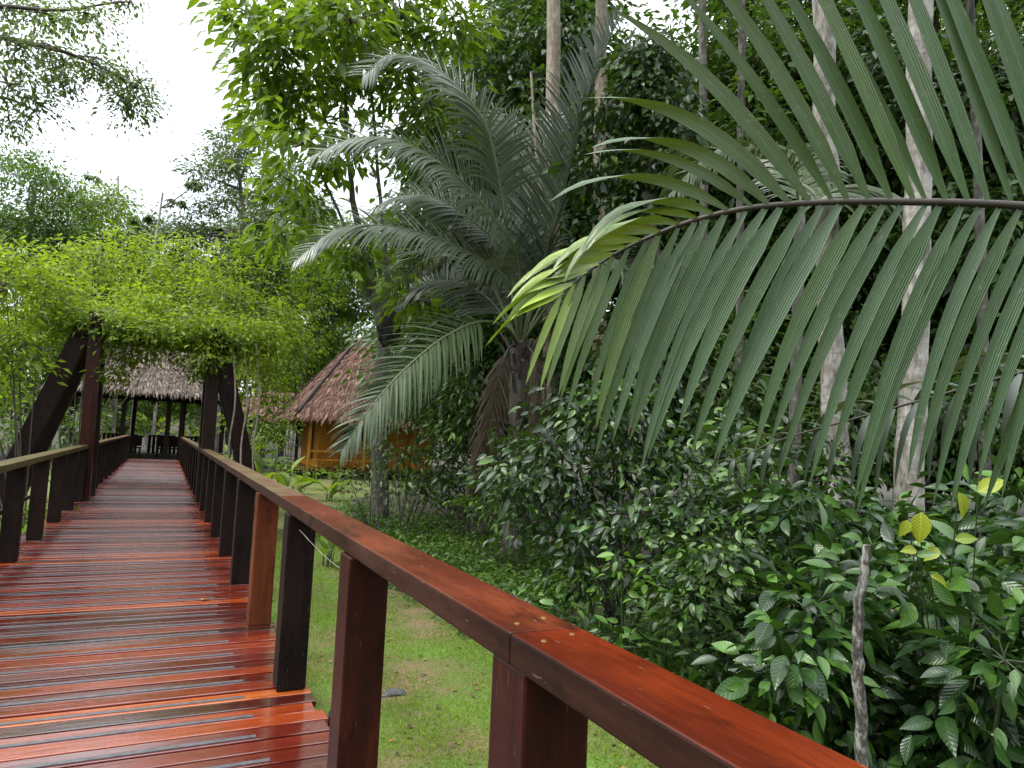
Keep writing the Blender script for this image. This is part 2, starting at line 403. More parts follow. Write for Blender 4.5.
def cloud(acc, clumps, per_sub, leaf, aspect=.42, spread=.35, T=T4, droop=.3, tone=(.45, .22), curl=.25, flat=.5, shell=.45, up=1.0, keep=None):
    """clumps: (centre, radii, number of twig ends). Leaves sit in sprays round the twig ends."""
    subs = []
    for c, r, ns in clumps:
        d = rand_dir(ns); rad = rng.random(ns)**shell
        s_ = np.asarray(c) + d*rad[:, None]*np.broadcast_to(np.asarray(r, float), (3,))
        o = np.asarray(c)
        subs.append((s_, d, rng.normal(0, .13) + rng.normal(tone[0], tone[1]*.6, ns)))
    C = np.concatenate([a for a, _, _ in subs]); D = np.concatenate([b for _, b, _ in subs]); TN = np.concatenate([c for _, _, c in subs])
    n = len(C)*per_sub
    Cc = np.repeat(C, per_sub, 0); Dd = np.repeat(D, per_sub, 0); tn = np.repeat(TN, per_sub) + rng.normal(0, tone[1], n)
    off = rng.normal(size=(n, 3))*spread; off[:, 2] *= flat
    pos = Cc + off
    if keep is not None:
        m = keep(pos); pos, Dd, tn, off = pos[m], Dd[m], tn[m], off[m]; n = len(pos)
    Y = nrm(off*np.array([1, 1, .4])/spread)*.8 + Dd*np.array([.5, .5, .2]) + rand_dir(n)*.5; Y[:, 2] -= droop
    Z = rand_dir(n)*.75; Z[:, 2] += up
    ln = leaf*np.exp(rng.normal(0, .25, n))
    acc.add(*leaves(T, pos, Y, Z, ln, ln*aspect, np.clip(tn, 0, 1), curl*rng.uniform(.2, 1.6, n)))
    return C

# ------------------------------------------------------------------ ground
def sheet(name, pts, z, mat, kind='structure'):
    me = bpy.data.meshes.new(name); me.from_pydata([(x, y, z) for x, y in pts], [], [list(range(len(pts)))]); me.update()
    o = link(name, me, mat); o['kind'] = kind; return o
a = Acc(); nx = 80
xs = np.linspace(-1, 1, nx); xs = np.sign(xs)*np.abs(xs)**2.2*600
gx, gy = np.meshgrid(xs, xs+0); gz = np.full_like(gx, G)
rad = np.hypot(gx, gy); gz += np.clip(rad-70, 0, 400)*.06
ii = np.arange(nx-1); q = np.stack([ii[None]+ii[:, None]*nx, ii[None]+1+ii[:, None]*nx, ii[None]+1+(ii[:, None]+1)*nx, ii[None]+(ii[:, None]+1)*nx], -1).reshape(-1, 4)
a.add(np.stack([gx, gy, gz], -1).reshape(-1, 3), [q]); g = a.build('ground', M['ground']); g['kind'] = 'structure'
lawn_pts = [(-.9, -3), (3.0, -3), (3.2, 1), (3.55, 3.2), (3.9, 4.6), (4.2, 5.8), (4.0, 6.8), (4.35, 7.8), (4.0, 8.8), (3.7, 9.8), (3.3, 10.8), (3.3, 12), (3.5, 14), (4.4, 17), (5.2, 21), (6.4, 26), (9.5, 30), (12, 33), (10, 40), (3, 44), (-12, 44), (-14, 22), (-9, 9), (-4, 4)]
sheet('lawn', lawn_pts, G+.004, M['lawn'])

from mathutils.geometry import intersect_point_line
def inside(px, py, poly):
    c = np.zeros(len(px), bool); n = len(poly); j = n-1
    for i in range(n):
        xi, yi = poly[i]; xj, yj = poly[j]
        m = ((yi > py) != (yj > py)) & (px < (xj-xi)*(py-yi)/(yj-yi+1e-12)+xi)
        c ^= m; j = i
    return c
n = 230000
gx = rng.uniform(.9, 6.5, n); gy = .8+rng.random(n)**1.7*17
lump = np.sin(gx*2.1+np.sin(gy*1.7)*1.3)*np.sin(gy*1.9+np.cos(gx*2.3))+.6*np.sin(gx*5.3+gy*3.1)*np.sin(gy*4.7-gx*2.2)
m = inside(gx+rng.normal(0, .18, n), gy+rng.normal(0, .18, n), lawn_pts) & (rng.random(n) < np.clip(.95+lump*.55, .12, 1))
gx, gy, lump = gx[m], gy[m], lump[m]; n = len(gx)
a = Acc(); Y = rng.normal(size=(n, 3))*.75; Y[:, 2] = rng.uniform(.5, 1.5, n)
hh = rng.uniform(.02, .045, n)*(1+.25*lump)
a.add(*leaves(T4, np.stack([gx, gy, np.full(n, G)], -1), Y, rand_dir(n), hh, .006, np.clip(.45+lump*.18+rng.normal(0, .25, n), 0, 1), .3))
o = a.build('grass', M['grass']); tag(o, 'short bright green grass beside the boardwalk', 'grass', kind='stuff')
n = 900
gx = rng.uniform(1.2, 5.5, n); gy = rng.uniform(2, 13, n); a = Acc()
Z = rand_dir(n)*.3; Z[:, 2] += 1
m = inside(gx, gy, lawn_pts) & (rng.random(n) < .5)
a.add(*leaves(T8, np.stack([gx, gy, np.full(n, G+.02)], -1)[m], (rand_dir(n)*np.array([1, 1, .1]))[m], Z[m], rng.uniform(.03, .09, n)[m], .035, rng.random(n)[m]))
o = a.build('leaf_litter', M['litter']); tag(o, 'scattered brown fallen leaves on the lawn', 'leaf litter', kind='stuff')

# ------------------------------------------------------------------ boardwalk
XL, XR = -1.62, .915                                    # deck edges
bw = thing('boardwalk', 'wet red-brown plank boardwalk running straight to the thatched pavilion', 'boardwalk', (0, 0, 0))
a = Acc(); y = -2.6; pitch = .146; rows = []
while y < 37.6:
    tone = float(np.clip(rng.normal(.40, .22), 0, .74 if y < 6 else 1))
    if rng.random() < .08 and y > 6 or abs(y-4.42) < .075: tone = rng.uniform(.85, 1)
    sk = rng.normal(0, .0018); e1 = rng.normal(0, .009); e2 = rng.normal(0, .008); zz = rng.normal(0, .0022)
    a.box(((XL+XR+e1+e2)/2, y+pitch/2, -.02+zz), (XR-XL+e1-e2, pitch-.013, .04), rot=np.array(Matrix.Rotation(sk, 3, 'Z') @ Matrix.Rotation(rng.normal(-.006, .014), 3, 'X')), tone=tone)
    rows.append((y+pitch/2, zz)); y += pitch
for nm, dv in (('near', 0),):
    a.build('deck', M['deck'], bw, smooth=False, bevel=.004)
st = Acc(); far = Acc(); k = 0
for i, (yy, zz) in enumerate(rows):
    if i % 2: continue
    ex = rng.normal(0, .02); s_ = Acc() if yy > .5 and yy < 20 else far
    s_.box(((XL+XR)/2-.05+ex*.5, yy-.03+rng.normal(0, .004), zz+.0012), (XR-XL-.62+ex, .034, .0064))
    if s_ is not far: s_.build('grip_strip', M['strip'], bw, smooth=False)
o = far.build('grip_strip', M['strip'], bw, smooth=False); o['kind'] = 'stuff'
for x in (XL+.12, -.32, XR-.10):
    a = Acc(); a.box((x, 17.5, -.145), (.1, 40.2, .20)); a.build('joist', M['beam'], bw, smooth=False)
for yy in np.arange(-1.5, 37.5, 3.1):
    for x in (XL+.14, XR-.12):
        a = Acc(); a.box((x, yy, (G-.25)/2-.12), (.16, .16, -G-.0)); a.build('pile', M['post'], bw, smooth=False)

def railing(label, xin, side, ys, segs, mats):
    r = thing('railing', label, 'railing', (xin, 0, 0)); Wd = .185; wp = .17
    xc = xin + side*wp/2
    for i, yy in enumerate(ys):
        a = Acc(); lean = 0.
        a.box((xc-(.022 if side > 0 and yy > 2 else 0), yy+wp/2, .525), (wp, wp, 1.046)); o = a.build('post', mats(yy), r, (xin, 0, 0), smooth=False, bevel=.006)
    for (y0, y1, mt, lab) in segs:
        a = Acc(); a.box((xin+side*(Wd/2-.008), (y0+y1)/2, 1.085), (Wd, y1-y0-.003, .072))
        h = a.build('handrail', M[mt], r, (xin, 0, 0), smooth=False, bevel=.006, label=lab)
        if mt in ('railnew', 'railmid', 'railold'):            # upright side faces take a darker wood than the top
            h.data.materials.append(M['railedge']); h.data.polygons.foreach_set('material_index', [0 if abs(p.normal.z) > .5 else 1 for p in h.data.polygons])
    return r
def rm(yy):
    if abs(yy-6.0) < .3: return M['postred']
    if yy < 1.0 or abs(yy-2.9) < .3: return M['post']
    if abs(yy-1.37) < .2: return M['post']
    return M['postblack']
ysr = [-.2, 1.385, 2.90, 4.47, 6.02, 7.65, 9.35, 11.1, 12.85, 14.6] + list(np.arange(16.35, 37, 1.7))
rr = railing('red-brown timber railing along the right edge of the boardwalk, nearest its near end', .745, 1, ysr,
        [(-2.5, 1.45, 'railnew', 'bright red handrail plank'), (1.45, 5.0, 'railmid', 'dark red-brown handrail plank'), (5.0, 9.4, 'railold', 'weathered brown handrail plank'), (9.4, 16.4, 'railold', 'weathered brown handrail plank'), (16.4, 37.2, 'railold', None)], rm)
for x, yy in ((.78, 1.37), (.87, 1.40), (.79, 1.52), (.88, 1.55)):
    a = Acc(); t = np.linspace(0, 2*np.pi, 12, endpoint=False)
    a.tube([(x, yy, 1.118), (x, yy, 1.1228)], [.0075, .0065], 12); a.build('screw', M['brass'], rr, (.745, 0, 0))
ysl = [5.9, 7.6, 9.35, 11.1, 12.9, 14.64, 16.35] + list(np.arange(18.05, 37, 1.7))
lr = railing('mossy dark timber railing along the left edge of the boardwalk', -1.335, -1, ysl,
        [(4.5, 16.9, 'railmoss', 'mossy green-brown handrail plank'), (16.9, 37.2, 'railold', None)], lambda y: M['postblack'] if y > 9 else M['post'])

lb = Acc(); lb.box((-1.56, 7.9, .53), (.04, 7.0, .04)); lb.build('lower_bar', M['beam'], lr, (-1.335, 0, 0), smooth=False)
# ------------------------------------------------------------------ timber arch over the boardwalk
ar = thing('timber_arch', 'tall dark timber arch with slanting braces over the middle of the boardwalk', 'arch', (-.2, 16.8, 0))
O = (-.2, 16.8, 0)
def piece(nm, p0, p1, w1, w2, mat='archwood', up=(0, 1, 0)):
    a = Acc(); beam(a, p0, p1, w1, w2, up); a.build(nm, M[mat], ar, O, smooth=False, bevel=.01)
for dy in (0, 1.2):
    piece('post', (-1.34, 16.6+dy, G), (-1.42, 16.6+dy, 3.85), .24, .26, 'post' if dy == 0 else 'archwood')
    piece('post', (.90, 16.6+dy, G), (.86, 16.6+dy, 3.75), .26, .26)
    piece('crossbeam', (-1.8, 16.6+dy, 3.45), (1.3, 16.6+dy, 3.40), .16, .22, up=(0, 0, 1))
piece('brace', (-2.9, 16.75, -.3), (-1.58, 16.75, 3.6), .34, .30)
piece('brace', (-2.75, 17.9, -.3), (-1.58, 17.9, 3.4), .30, .30)
piece('brace', (2.05, 16.8, -.4), (1.08, 16.8, 3.0), .34, .30)
piece('brace', (2.1, 17.9, -.4), (1.08, 17.9, 3.0), .30, .28)
for x in (-1.38, .88): piece('top_beam', (x, 16.3, 3.62), (x, 18.1, 3.62), .18, .2, up=(0, 0, 1))

# ------------------------------------------------------------------ thatched buildings
def thatch_plane(acc, e0, e1, r1, r0, n, ln=.85, wd=.13, thick=.06):
    e0, e1, r0, r1 = [np.asarray(v, float) for v in (e0, e1, r0, r1)]
    u = rng.random(n); v = np.sort(rng.random(n))[::-1]*1.02
    lo = e0+(e1-e0)*u[:, None]; hi = r0+(r1-r0)*u[:, None]; pos = lo+(hi-lo)*v[:, None]
    nn = np.cross(e1-e0, r0-e0); nn /= np.linalg.norm(nn)
    if nn[2] < 0: nn = -nn
    pos = pos + nn*rng.uniform(.0, thick, n)[:, None]
    Y = nrm(lo-hi) + rng.normal(0, .10, (n, 3)); Z = nn + rng.normal(0, .25, (n, 3))
    band = .5+.22*np.sin(v*46)
    acc.add(*leaves(TS, pos, Y, Z, ln*rng.uniform(.5, 1.1, n), wd*rng.uniform(.5, 1.2, n), np.clip(band*.7+rng.normal(.12, .28, n), 0, 1), .1))
def slab(acc, pts): acc.add(np.asarray(pts, float), [np.arange(len(pts))[None]])

pv = thing('thatched_pavilion', 'open dark pavilion under a ragged grey thatched roof at the end of the boardwalk', 'pavilion', (-1, 37.4, 0))
O = (-1, 37.4, 0)
ev, rz_ = 3.25, 6.4
c1 = [(-4.9, 37.0, ev), (2.9, 37.0, ev), (2.9, 47.0, ev), (-4.9, 47.0, ev)]; rA, rB = (-2.6, 42, rz_), (.8, 42, rz_)
a = Acc()
thatch_plane(a, c1[0], c1[1], rB, rA, 11000, .7, .10); thatch_plane(a, c1[1], c1[2], rB, rB, 1600); thatch_plane(a, c1[3], c1[0], rA, rA, 1600); thatch_plane(a, c1[2], c1[3], rA, rB, 1500)
slab(a, [c1[0], c1[1], rB, rA]); slab(a, [c1[1], c1[2], rB]); slab(a, [c1[2], c1[3], rA, rB]); slab(a, [c1[3], c1[0], rA])
a.build('roof', M['thatch'], pv, O)
a = Acc(); a.box((-1, 42, -.12), (7.6, 9.4, .2)); a.build('floor', M['beam'], pv, O, smooth=False)
for x, yy in ((-4.6, 37.7), (-1.75, 37.7), (.15, 37.7), (.75, 37.7), (2.6, 37.7), (-4.6, 46), (-1.6, 46), (1, 46), (2.6, 46)):
    a = Acc(); a.box((x, yy, (G+3.7)/2), (.2, .2, 3.7-G)); a.build('post', M['postblack'], pv, O, smooth=False)
for p0, p1 in (((-4.7, 37.7, 3.15), (2.8, 37.7, 3.15)), ((-4.7, 46, 3.15), (2.8, 46, 3.15)), ((-4.6, 37.7, 3.1), (-4.6, 46, 3.1)), ((2.6, 37.7, 3.1), (2.6, 46, 3.1))):
    a = Acc(); beam(a, p0, p1, .16, .2); a.build('eave_beam', M['postblack'], pv, O, smooth=False)
for x0, x1 in ((-1.9, -1.3), (-.75, .65), (.8, 2.6), (-4.6, -2.0)):
    a = Acc()
    a.box(((x0+x1)/2, 45.9, 1.02), (x1-x0, .1, .09))
    for x in np.arange(x0+.06, x1, .22): a.box((x, 45.9, .5), (.16, .05, 1.0))
    a.build('balustrade', M['postblack'], pv, O, smooth=False)
for x in (-1.5, .25):
    bt = thing('bench', 'dark wooden bench standing inside the pavilion, ' + ('on the left of the walkway axis' if x < 0 else 'on the right of the walkway axis'), 'bench', (x, 40.5, 0))
    a = Acc(); a.box((x, 40.5, .45), (1.1, .45, .07)); a.build('seat', M['postblack'], bt, (x, 40.5, 0), smooth=False)
    a = Acc(); a.box((x, 40.75, .8), (1.1, .06, .55)); a.build('backrest', M['postblack'], bt, (x, 40.5, 0), smooth=False)
    for sx in (-.48, .48):
        a = Acc(); a.box((x+sx, 40.5, .21), (.08, .4, .414)); a.build('leg', M['postblack'], bt, (x, 40.5, 0), smooth=False)

# orange hut
B = gp(316, 38.0); B = np.array([B[0], B[1], G])
ht = thing('wooden_hut', 'orange boarded hut with a steep red-brown thatched roof beyond the lawn', 'hut', B)
rgt = np.array([math.cos(YAW), math.sin(YAW), 0]); fw = np.array([-math.sin(YAW), math.cos(YAW), 0])
hx = nrm(rgt*.90+fw*.44); hy = nrm(-rgt*.44+fw*.90)    # long side to the right and away, short side to the left and away
def H(u, v, z): return B + hx*u + hy*v + np.array([0, 0, z])
LU, LV, WZ0, WZ1 = 6.5, 5.0, .55, 3.65
HR = np.stack([hx, hy, [0, 0, 1]], 1)
def hbox(acc, u, v, z, su, sv, sz): acc.box(H(u, v, z), (su, sv, sz), rot=HR)
a = Acc()
k = 0; u = 0
while u < LU:
    hbox(a, u+.095, rng.normal(0, .006), (WZ0+WZ1)/2, .18, .06, WZ1-WZ0); u += .19
v = .05
while v < LV: hbox(a, -.0+rng.normal(0, .006), v+.095, (WZ0+WZ1)/2, .06, .18, WZ1-WZ0); v += .19
hbox(a, LU, LV/2, (WZ0+WZ1)/2, .06, LV, WZ1-WZ0); hbox(a, LU/2, LV, (WZ0+WZ1)/2, LU, .06, WZ1-WZ0)
a.build('wall', M['hutwall'], ht, B, smooth=False)
a = Acc(); hbox(a, LU/2, LV/2-.5, WZ0-.10, LU+1.6, LV+2.0, .16); a.build('floor', M['hutdark'], ht, B, smooth=False)
for u in (-.6, 1.5, 4, 6.6):
    for v in (-1.2, 1.5, 4.6):
        a = Acc(); hbox(a, u, v, .22, .22, .22, .46); a.build('stilt', M['hutdark'], ht, B, smooth=False)
for u in (-.7, 2.2, 5.0):
    a = Acc(); hbox(a, u, -1.3, 2.0, .13, .13, 3.0); a.build('porch_post', M['hutwall'], ht, B, smooth=False)
a = Acc(); hbox(a, 1.0, -1.3, 1.45, 3.4, .09, .1); hbox(a, 1.0, -1.3, 1.0, 3.4, .06, .07); a.build('porch_rail', M['hutwall'], ht, B, smooth=False)
a = Acc(); hbox(a, -.035, 1.7, 1.95, .05, 1.0, 2.1)
d = a.build('door', M['hutdark'], ht, B, smooth=False)
a = Acc(); hbox(a, -1.2, 1.7, .33, .8, 1.6, .1); a.build('step', M['hutdark'], ht, B, smooth=False)
a = Acc(); hbox(a, 1.9, -.045, 2.35, 1.1, .05, .9); hw = a.build('window', M['hutdark'], ht, B, smooth=False)
ez, pz = 3.35, 8.0
E0, E1, E2, E3 = H(-1.5, -1.9, ez), H(LU+1.4, -1.9, ez), H(LU+1.4, LV+1.4, ez), H(-1.5, LV+1.4, ez)
RA, RB = H(2.3, 2.3, pz), H(4.6, 2.3, pz)
a = Acc()
thatch_plane(a, E0, E1, RB, RA, 12000, .75, .075); thatch_plane(a, E3, E0, RA, RA, 8000, .75, .075); thatch_plane(a, E1, E2, RB, RB, 900); thatch_plane(a, E2, E3, RA, RB, 900)
for f in ([E0, E1, RB, RA], [E1, E2, RB], [E2, E3, RA, RB], [E3, E0, RA]): slab(a, f)
a.build('roof', M['thatchred'], ht, B)
a = Acc(); a.tube([RA+[0, 0, .05], (RA+RB)/2+[0, 0, .1], RB+[0, 0, .05]], .22, 10); a.build('ridge_cap', M['white'], ht, B)
a = Acc(); a.tube([E0+[0, 0, .1], RA+[0, 0, .1]], .09, 8); a.tube([E3+[0, 0, .1], RA+[0, 0, .1]], .09, 8); a.build('hip_cap', M['thatch'], ht, B)

# small thatched shelter between the arch and the hut
B2 = gp(272, 46.0)
sh = thing('thatched_shelter', 'small thatched roof showing between the arch and the orange hut', 'shelter', B2)
a = Acc(); q4 = [B2+rgt*x+fw*y_+np.array([0, 0, 3.5]) for x, y_ in ((-2.6, -2), (2.4, -2), (2.4, 2), (-2.6, 2))]; ap = [B2+rgt*x+np.array([0, 0, 5.0]) for x in (-1, 1)]
thatch_plane(a, q4[0], q4[1], ap[1], ap[0], 1500); thatch_plane(a, q4[3], q4[0], ap[0], ap[0], 700); thatch_plane(a, q4[1], q4[2], ap[1], ap[1], 500); thatch_plane(a, q4[2], q4[3], ap[0], ap[1], 500)
for f in ([q4[0], q4[1], ap[1], ap[0]], [q4[1], q4[2], ap[1]], [q4[2], q4[3], ap[0], ap[1]], [q4[3], q4[0], ap[0]]): slab(a, f)
a.build('roof', M['thatchred'], sh, B2)
for x, y_ in ((-2.2, -1.6), (2, -1.6), (2, 1.6), (-2.2, 1.6)):
    p = B2+rgt*x+fw*y_; a = Acc(); a.box(p+[0, 0, 1.8], (.18, .18, 3.8)); a.build('post', M['hutdark'], sh, B2, smooth=False)

# ------------------------------------------------------------------ small fittings
P0 = np.array([1.0, 4.08, -.035])
fl = thing('floodlight', 'small black floodlight fixed to the outer edge of the boardwalk', 'lamp', P0)
a = Acc(); a.box(P0, (.05, .17, .12), rot=np.array(Matrix.Rotation(.5, 3, 'Y'))); a.build('housing', M['blackmetal'], fl, P0, smooth=False, bevel=.008)
a = Acc(); a.box(P0+[.028, 0, .018], (.008, .145, .095), rot=np.array(Matrix.Rotation(.5, 3, 'Y'))); a.build('lens', M['glass'], fl, P0, smooth=False)
a = Acc(); beam(a, P0+[-.10, 0, -.02], P0+[-.01, 0, -.01], .03, .05); a.build('bracket', M['blackmetal'], fl, P0, smooth=False)
pa, pb = np.array([.82, 4.455, .93]), np.array([.86, 2.80+.26, .90])
a = Acc(); t = np.linspace(0, 1, 12)[:, None]; p = pa+(pb-pa)*t; p[:, 2] -= .03*np.sin(t[:, 0]*np.pi)
a.tube(p, .0013, 6); a.tube([pa+[-.03, -.004, .03], pa+[.0, -.008, .0], pa+[.03, -.004, -.035]], .0035, 6)
o = a.build('wire', M['wire'], None); tag(o, 'thin pale wire strung between two right-hand railing posts', 'wire')
p = np.array([2.07, 6.37, G])
bmx = bmesh.new(); bmesh.ops.create_icosphere(bmx, subdivisions=3, radius=1)
for v in bmx.verts:
    f_ = 1+.18*math.sin(v.co.x*3.1+v.co.y*2.3)+.1*math.sin(v.co.z*5+v.co.x*4); v.co = Vector((v.co.x*.11*f_, v.co.y*.06*f_, v.co.z*.035*f_))
me = bpy.data.meshes.new('stone'); bmx.to_mesh(me); bmx.free(); o = link('stone', me, M['stone']); o.location = p+np.array([0, 0, .015]); tag(o, 'flat dark stone lying alone on the lawn', 'stone')
for i_, (x, yy, ln, lab) in enumerate(((.42, 7.0, .085, 'curled orange leaf fallen on the wet deck'),)):
    a = Acc(); a.add(*leaves(TB, np.array([[x, yy, .012]]), np.array([[.8, .4, .25]]), np.array([[-.3, .1, 1.]]), ln, ln*.6, .6, .5))
    o = a.build('fallen_leaf', M['orangeleaf']); tag(o, lab, 'leaf')
#PLANTS
# ================================================================== PLANTS
def link_tube(pts, r, n=10, jit=0.):
    return spline(pts, n), r
# ---------- palm fronds
def frond(rach, leafl, pts, hint, ln, n, wid, a0=50, a1=30, grav=(.5, .5), r0=.03, segs=6, start=.12, prof=None, tone=lambda t: .4, lift=.1, jitter=.12, sides=(1, -1), fold=.10, tipf=.55):
    """adds one frond: a rachis tube to rach, two rows of leaflets to leafl"""
    path = spline(pts, 60); m = len(path); rach.tube(path, np.linspace(r0, r0*.18, m), 7)
    seg = np.linalg.norm(np.diff(path, axis=0), axis=1); s = np.concatenate([[0], np.cumsum(seg)]); s /= s[-1]
    tt = np.linspace(start, .995, n); T = nrm(np.gradient(path, axis=0))
    prof = prof or (lambda t: np.clip(np.minimum((t+.10)/.35, 1), 0, 1)*np.clip(((1.04-t)/.42), 0, 1)**.62)
    hint = np.asarray(hint, float)
    K = 2*segs+2; V = []; L = []; Fq = []; cnt = 0
    us = np.linspace(0, 1, segs+1)
    wp = np.clip(us/.16, .30, 1)*np.clip((1-us)/.55, 0, 1)**.6; wp[-1] = .02
    for side in sides:
        for i, t0 in enumerate(tt):
            t = min(.998, max(start*.8, t0+rng.normal(0, (.3 if n > 65 else .1)/n)))
            p = np.array([np.interp(t, s, path[:, k]) for k in range(3)]); tg = nrm(np.array([np.interp(t, s, T[:, k]) for k in range(3)]))
            sv = nrm(np.cross(tg, hint)*side); nv = np.cross(sv, tg)*side
            ang = R_(a0(t) if callable(a0) else a0+(a1-a0)*t)+rng.normal(0, jitter*.5); d = math.cos(ang)*tg+math.sin(ang)*sv+nv*((lift(t) if callable(lift) else lift)+rng.normal(0, jitter))
            d = nrm(d); le = ln*prof(t)*(1+rng.normal(0, .05)); ww = wid*(.35+.65*prof(t))*(1+rng.normal(0, .1)); g = (grav(t) if callable(grav) else grav[0 if side == 1 else 1])*(1+rng.normal(0, .18))
            q = p.copy(); tn = float(np.clip(tone(t)+rng.normal(0, .10 if n > 65 else .04), 0, 1)); pts_ = []
            W0 = None
            for j, u in enumerate(us):
                W = tg-np.dot(tg, d)*d
                W = nrm(W + nv*.25)
                up = np.cross(d, W)*side
                hw = ww*.5*wp[j]
                V += [q-W*hw+up*hw*fold*2, q, q+W*hw+up*hw*fold*2]; L += [(-1, u, tn), (0, u, tn), (1, u, tn)]
                q = q+d*le/segs; d = nrm(d+np.array([0, 0, -1])*g*(1/segs)*(.5+u*1.3))
            for j in range(segs):
                b = cnt+3*j; Fq += [(b, b+1, b+4, b+3), (b+1, b+2, b+5, b+4)]
            cnt += 3*(segs+1)
    leafl.add(np.array(V), [np.array(Fq)], np.array(L))
def add_frond(parent, origin, pts, hint, ln, n, wid, mat='frond', rmat='rachis', label=None, **k):
    r, l = Acc(), Acc(); frond(r, l, pts, hint, ln, n, wid, **k)
    f = r.build('frond', M[rmat], parent, origin, label=label); l.build('leaflets', M[mat], f, origin); return f
FWD = RN @ np.array([0, 0, -1.]); UPV = RN @ np.array([0, 1., 0]); RGT = RN @ np.array([1., 0, 0])
BK = -FWD

# ---------- the big broad-leaved palm at the right edge
B = gp(1500, 2.35); B = np.array([B[0], B[1], G])
pm = thing('palm_tree', 'young palm at the right edge whose huge broad-leafleted frond spreads across the upper right', 'palm', B)
a = Acc(); a.tube(spline([B, B+[0, 0, .8], B+[.03, 0, 1.7]], 10), np.linspace(.17, .12, 10), 12); a.build('trunk', M['bark'], pm, B)
top = B+np.array([.02, 0, 1.65])
mp = [top, at(1330, 262, 2.40), at(1180, 222, 2.45), at(1024, 206, 2.52), at(920, 202, 2.56), at(830, 202, 2.62), at(750, 208, 2.70), at(695, 220, 2.76), at(650, 237, 2.8), at(615, 254, 2.82), at(585, 274, 2.8), at(560, 296, 2.75)]
big_t = lambda t: .40 if t < .74 else .40+(t-.74)*2.1
def bigprof(t): return float(np.interp(t, [0, .3, .55, .72, .84, .93, 1], [.8, 1, 1, .86, .66, .5, .34]))
# lower row hangs, upper row stands up and arches over towards the tip
it = lambda xs, ys: (lambda t: float(np.interp(t, xs, ys)))
r, l = Acc(), Acc()
frond(r, l, mp, BK, 1.13, 57, .064, it([0, .6, .8, .9, 1], [68, 66, 58, 44, 18]), grav=it([0, .6, .85, 1], [1.15, 1.1, .9, .45]), r0=.020, segs=10, start=.14, prof=it([0, .3, .6, .8, .9, .96, 1], [.85, 1, 1, .92, .70, .50, .34]), tone=it([0, .86, .95, 1], [.40, .45, .62, .8]), lift=.10, jitter=.028, sides=(-1,), fold=.14)
frond(Acc(), l, mp, BK, 1.15, 56, .064, it([0, .6, .72, .78, .85, 1], [66, 64, 60, 48, 34, 14]), grav=it([0, .66, .72, .78, .84, .92, 1], [.12, .18, .35, 1.0, 1.7, 1.2, .5]), r0=.020, segs=10, start=.14, prof=it([0, .3, .66, .74, .80, .86, .93, 1], [.9, 1.05, 1.05, .9, .66, .50, .46, .40]), tone=it([0, .82, .90, 1], [.38, .46, .75, .95]), lift=it([0, .62, .78, .86, 1], [.05, .08, .30, .45, .15]), jitter=.03, sides=(1,), fold=.14)
f = r.build('frond', M['rachisdark'], pm, B, label='huge frond reaching left across the photo')
l.build('leaflets', M['frondbig'], f, B)
mp2 = [top, at(1300, 350, 2.8), at(1150, 350, 3.0), at(1024, 372, 3.1), at(930, 398, 3.2), at(850, 420, 3.25), at(780, 440, 3.3), at(730, 462, 3.3)]
add_frond(pm, B, mp2, BK*.5+UPV*.6, .55, 30, .040, 'frond', 'rachisdark', 'lower darker frond hanging behind the huge one', a0=62, a1=40, grav=(2.4, 2.6), r0=.012, segs=8, tone=lambda t: .05, jitter=.08)
for ang, el, LL in ((.2, .9, 3.2), (-.9, .6, 3.0), (-1.7, .8, 3.0), (1.1, .5, 2.8)):
    d = np.array([math.cos(ang), math.sin(ang), 0]); d = RGT*math.cos(ang)*1.0+np.array([FWD[0], FWD[1], 0])*math.sin(ang)
    pts = [top, top+d*.9+[0, 0, .9*el+.5], top+d*1.9+[0, 0, 1.5*el+.4], top+d*LL+[0, 0, .7*el]]
    add_frond(pm, B, pts, [0, 0, 1.], .9, 34, .075, 'frondbig', 'rachisdark', a0=60, a1=35, grav=(.9, .9), r0=.02, segs=7)

# ---------- the grey-green palm in the middle
B = gp(512, 14.0)
pc = thing('palm_tree', 'big central palm with long arching grey-green fronds, one pale frond drooping beside the hut', 'palm', B)
top = at(520, 345, 14.0)
a = Acc(); a.tube(spline([B, (B+top)/2+[.06, 0, 0], top], 16), np.linspace(.26, .20, 16), 14)
for i in range(60):
    an = rng.uniform(0, 6.28); z = rng.uniform(.1, 1.0); p = B+(top-B)*z+np.array([math.cos(an), math.sin(an), 0])*.2
    beam(a, p, p+np.array([math.cos(an)*.22, math.sin(an)*.22, .35]), .07, .03)
a.build('trunk', M['bark'], pc, B, smooth=False)
def pf(lst, dd=0.): return [at(x, y, 14.0+d+dd) for x, y, d in lst]
gt = lambda t: .55
lean = BK*.55+UPV*.8
add_frond(pc, B, pf([(520, 345, 0), (512, 270, -.2), (500, 185, -.3), (484, 122, -.4), (450, 80, -.5), (418, 60, -.6), (388, 58, -.7), (362, 76, -.8)]), BK*.4+UPV*.7+RGT*.4, 1.55, 109, .052, a0=76, a1=48, jitter=.06, grav=(.35, 1.0), r0=.045, start=.4, tone=gt)
add_frond(pc, B, pf([(520, 345, 0), (518, 262, -.3), (491, 215, -.8), (449, 170, -1.2), (403, 143, -1.6), (356, 138, -1.8), (312, 156, -1.9)]), BK*.55+UPV*.8+RGT*.1, 1.45, 109, .052, a0=76, a1=48, jitter=.06, grav=(.35, 1.0), r0=.045, start=.22, tone=lambda t: .55)
add_frond(pc, B, pf([(520, 345, 0), (512, 265, .2), (474, 222, .2), (438, 199, .2), (403, 196, .3), (376, 206, .4)]), lean, 1.25, 93, .052, a0=76, a1=48, jitter=.06, grav=(.35, 1.0), r0=.04, start=.22, tone=lambda t: .5)
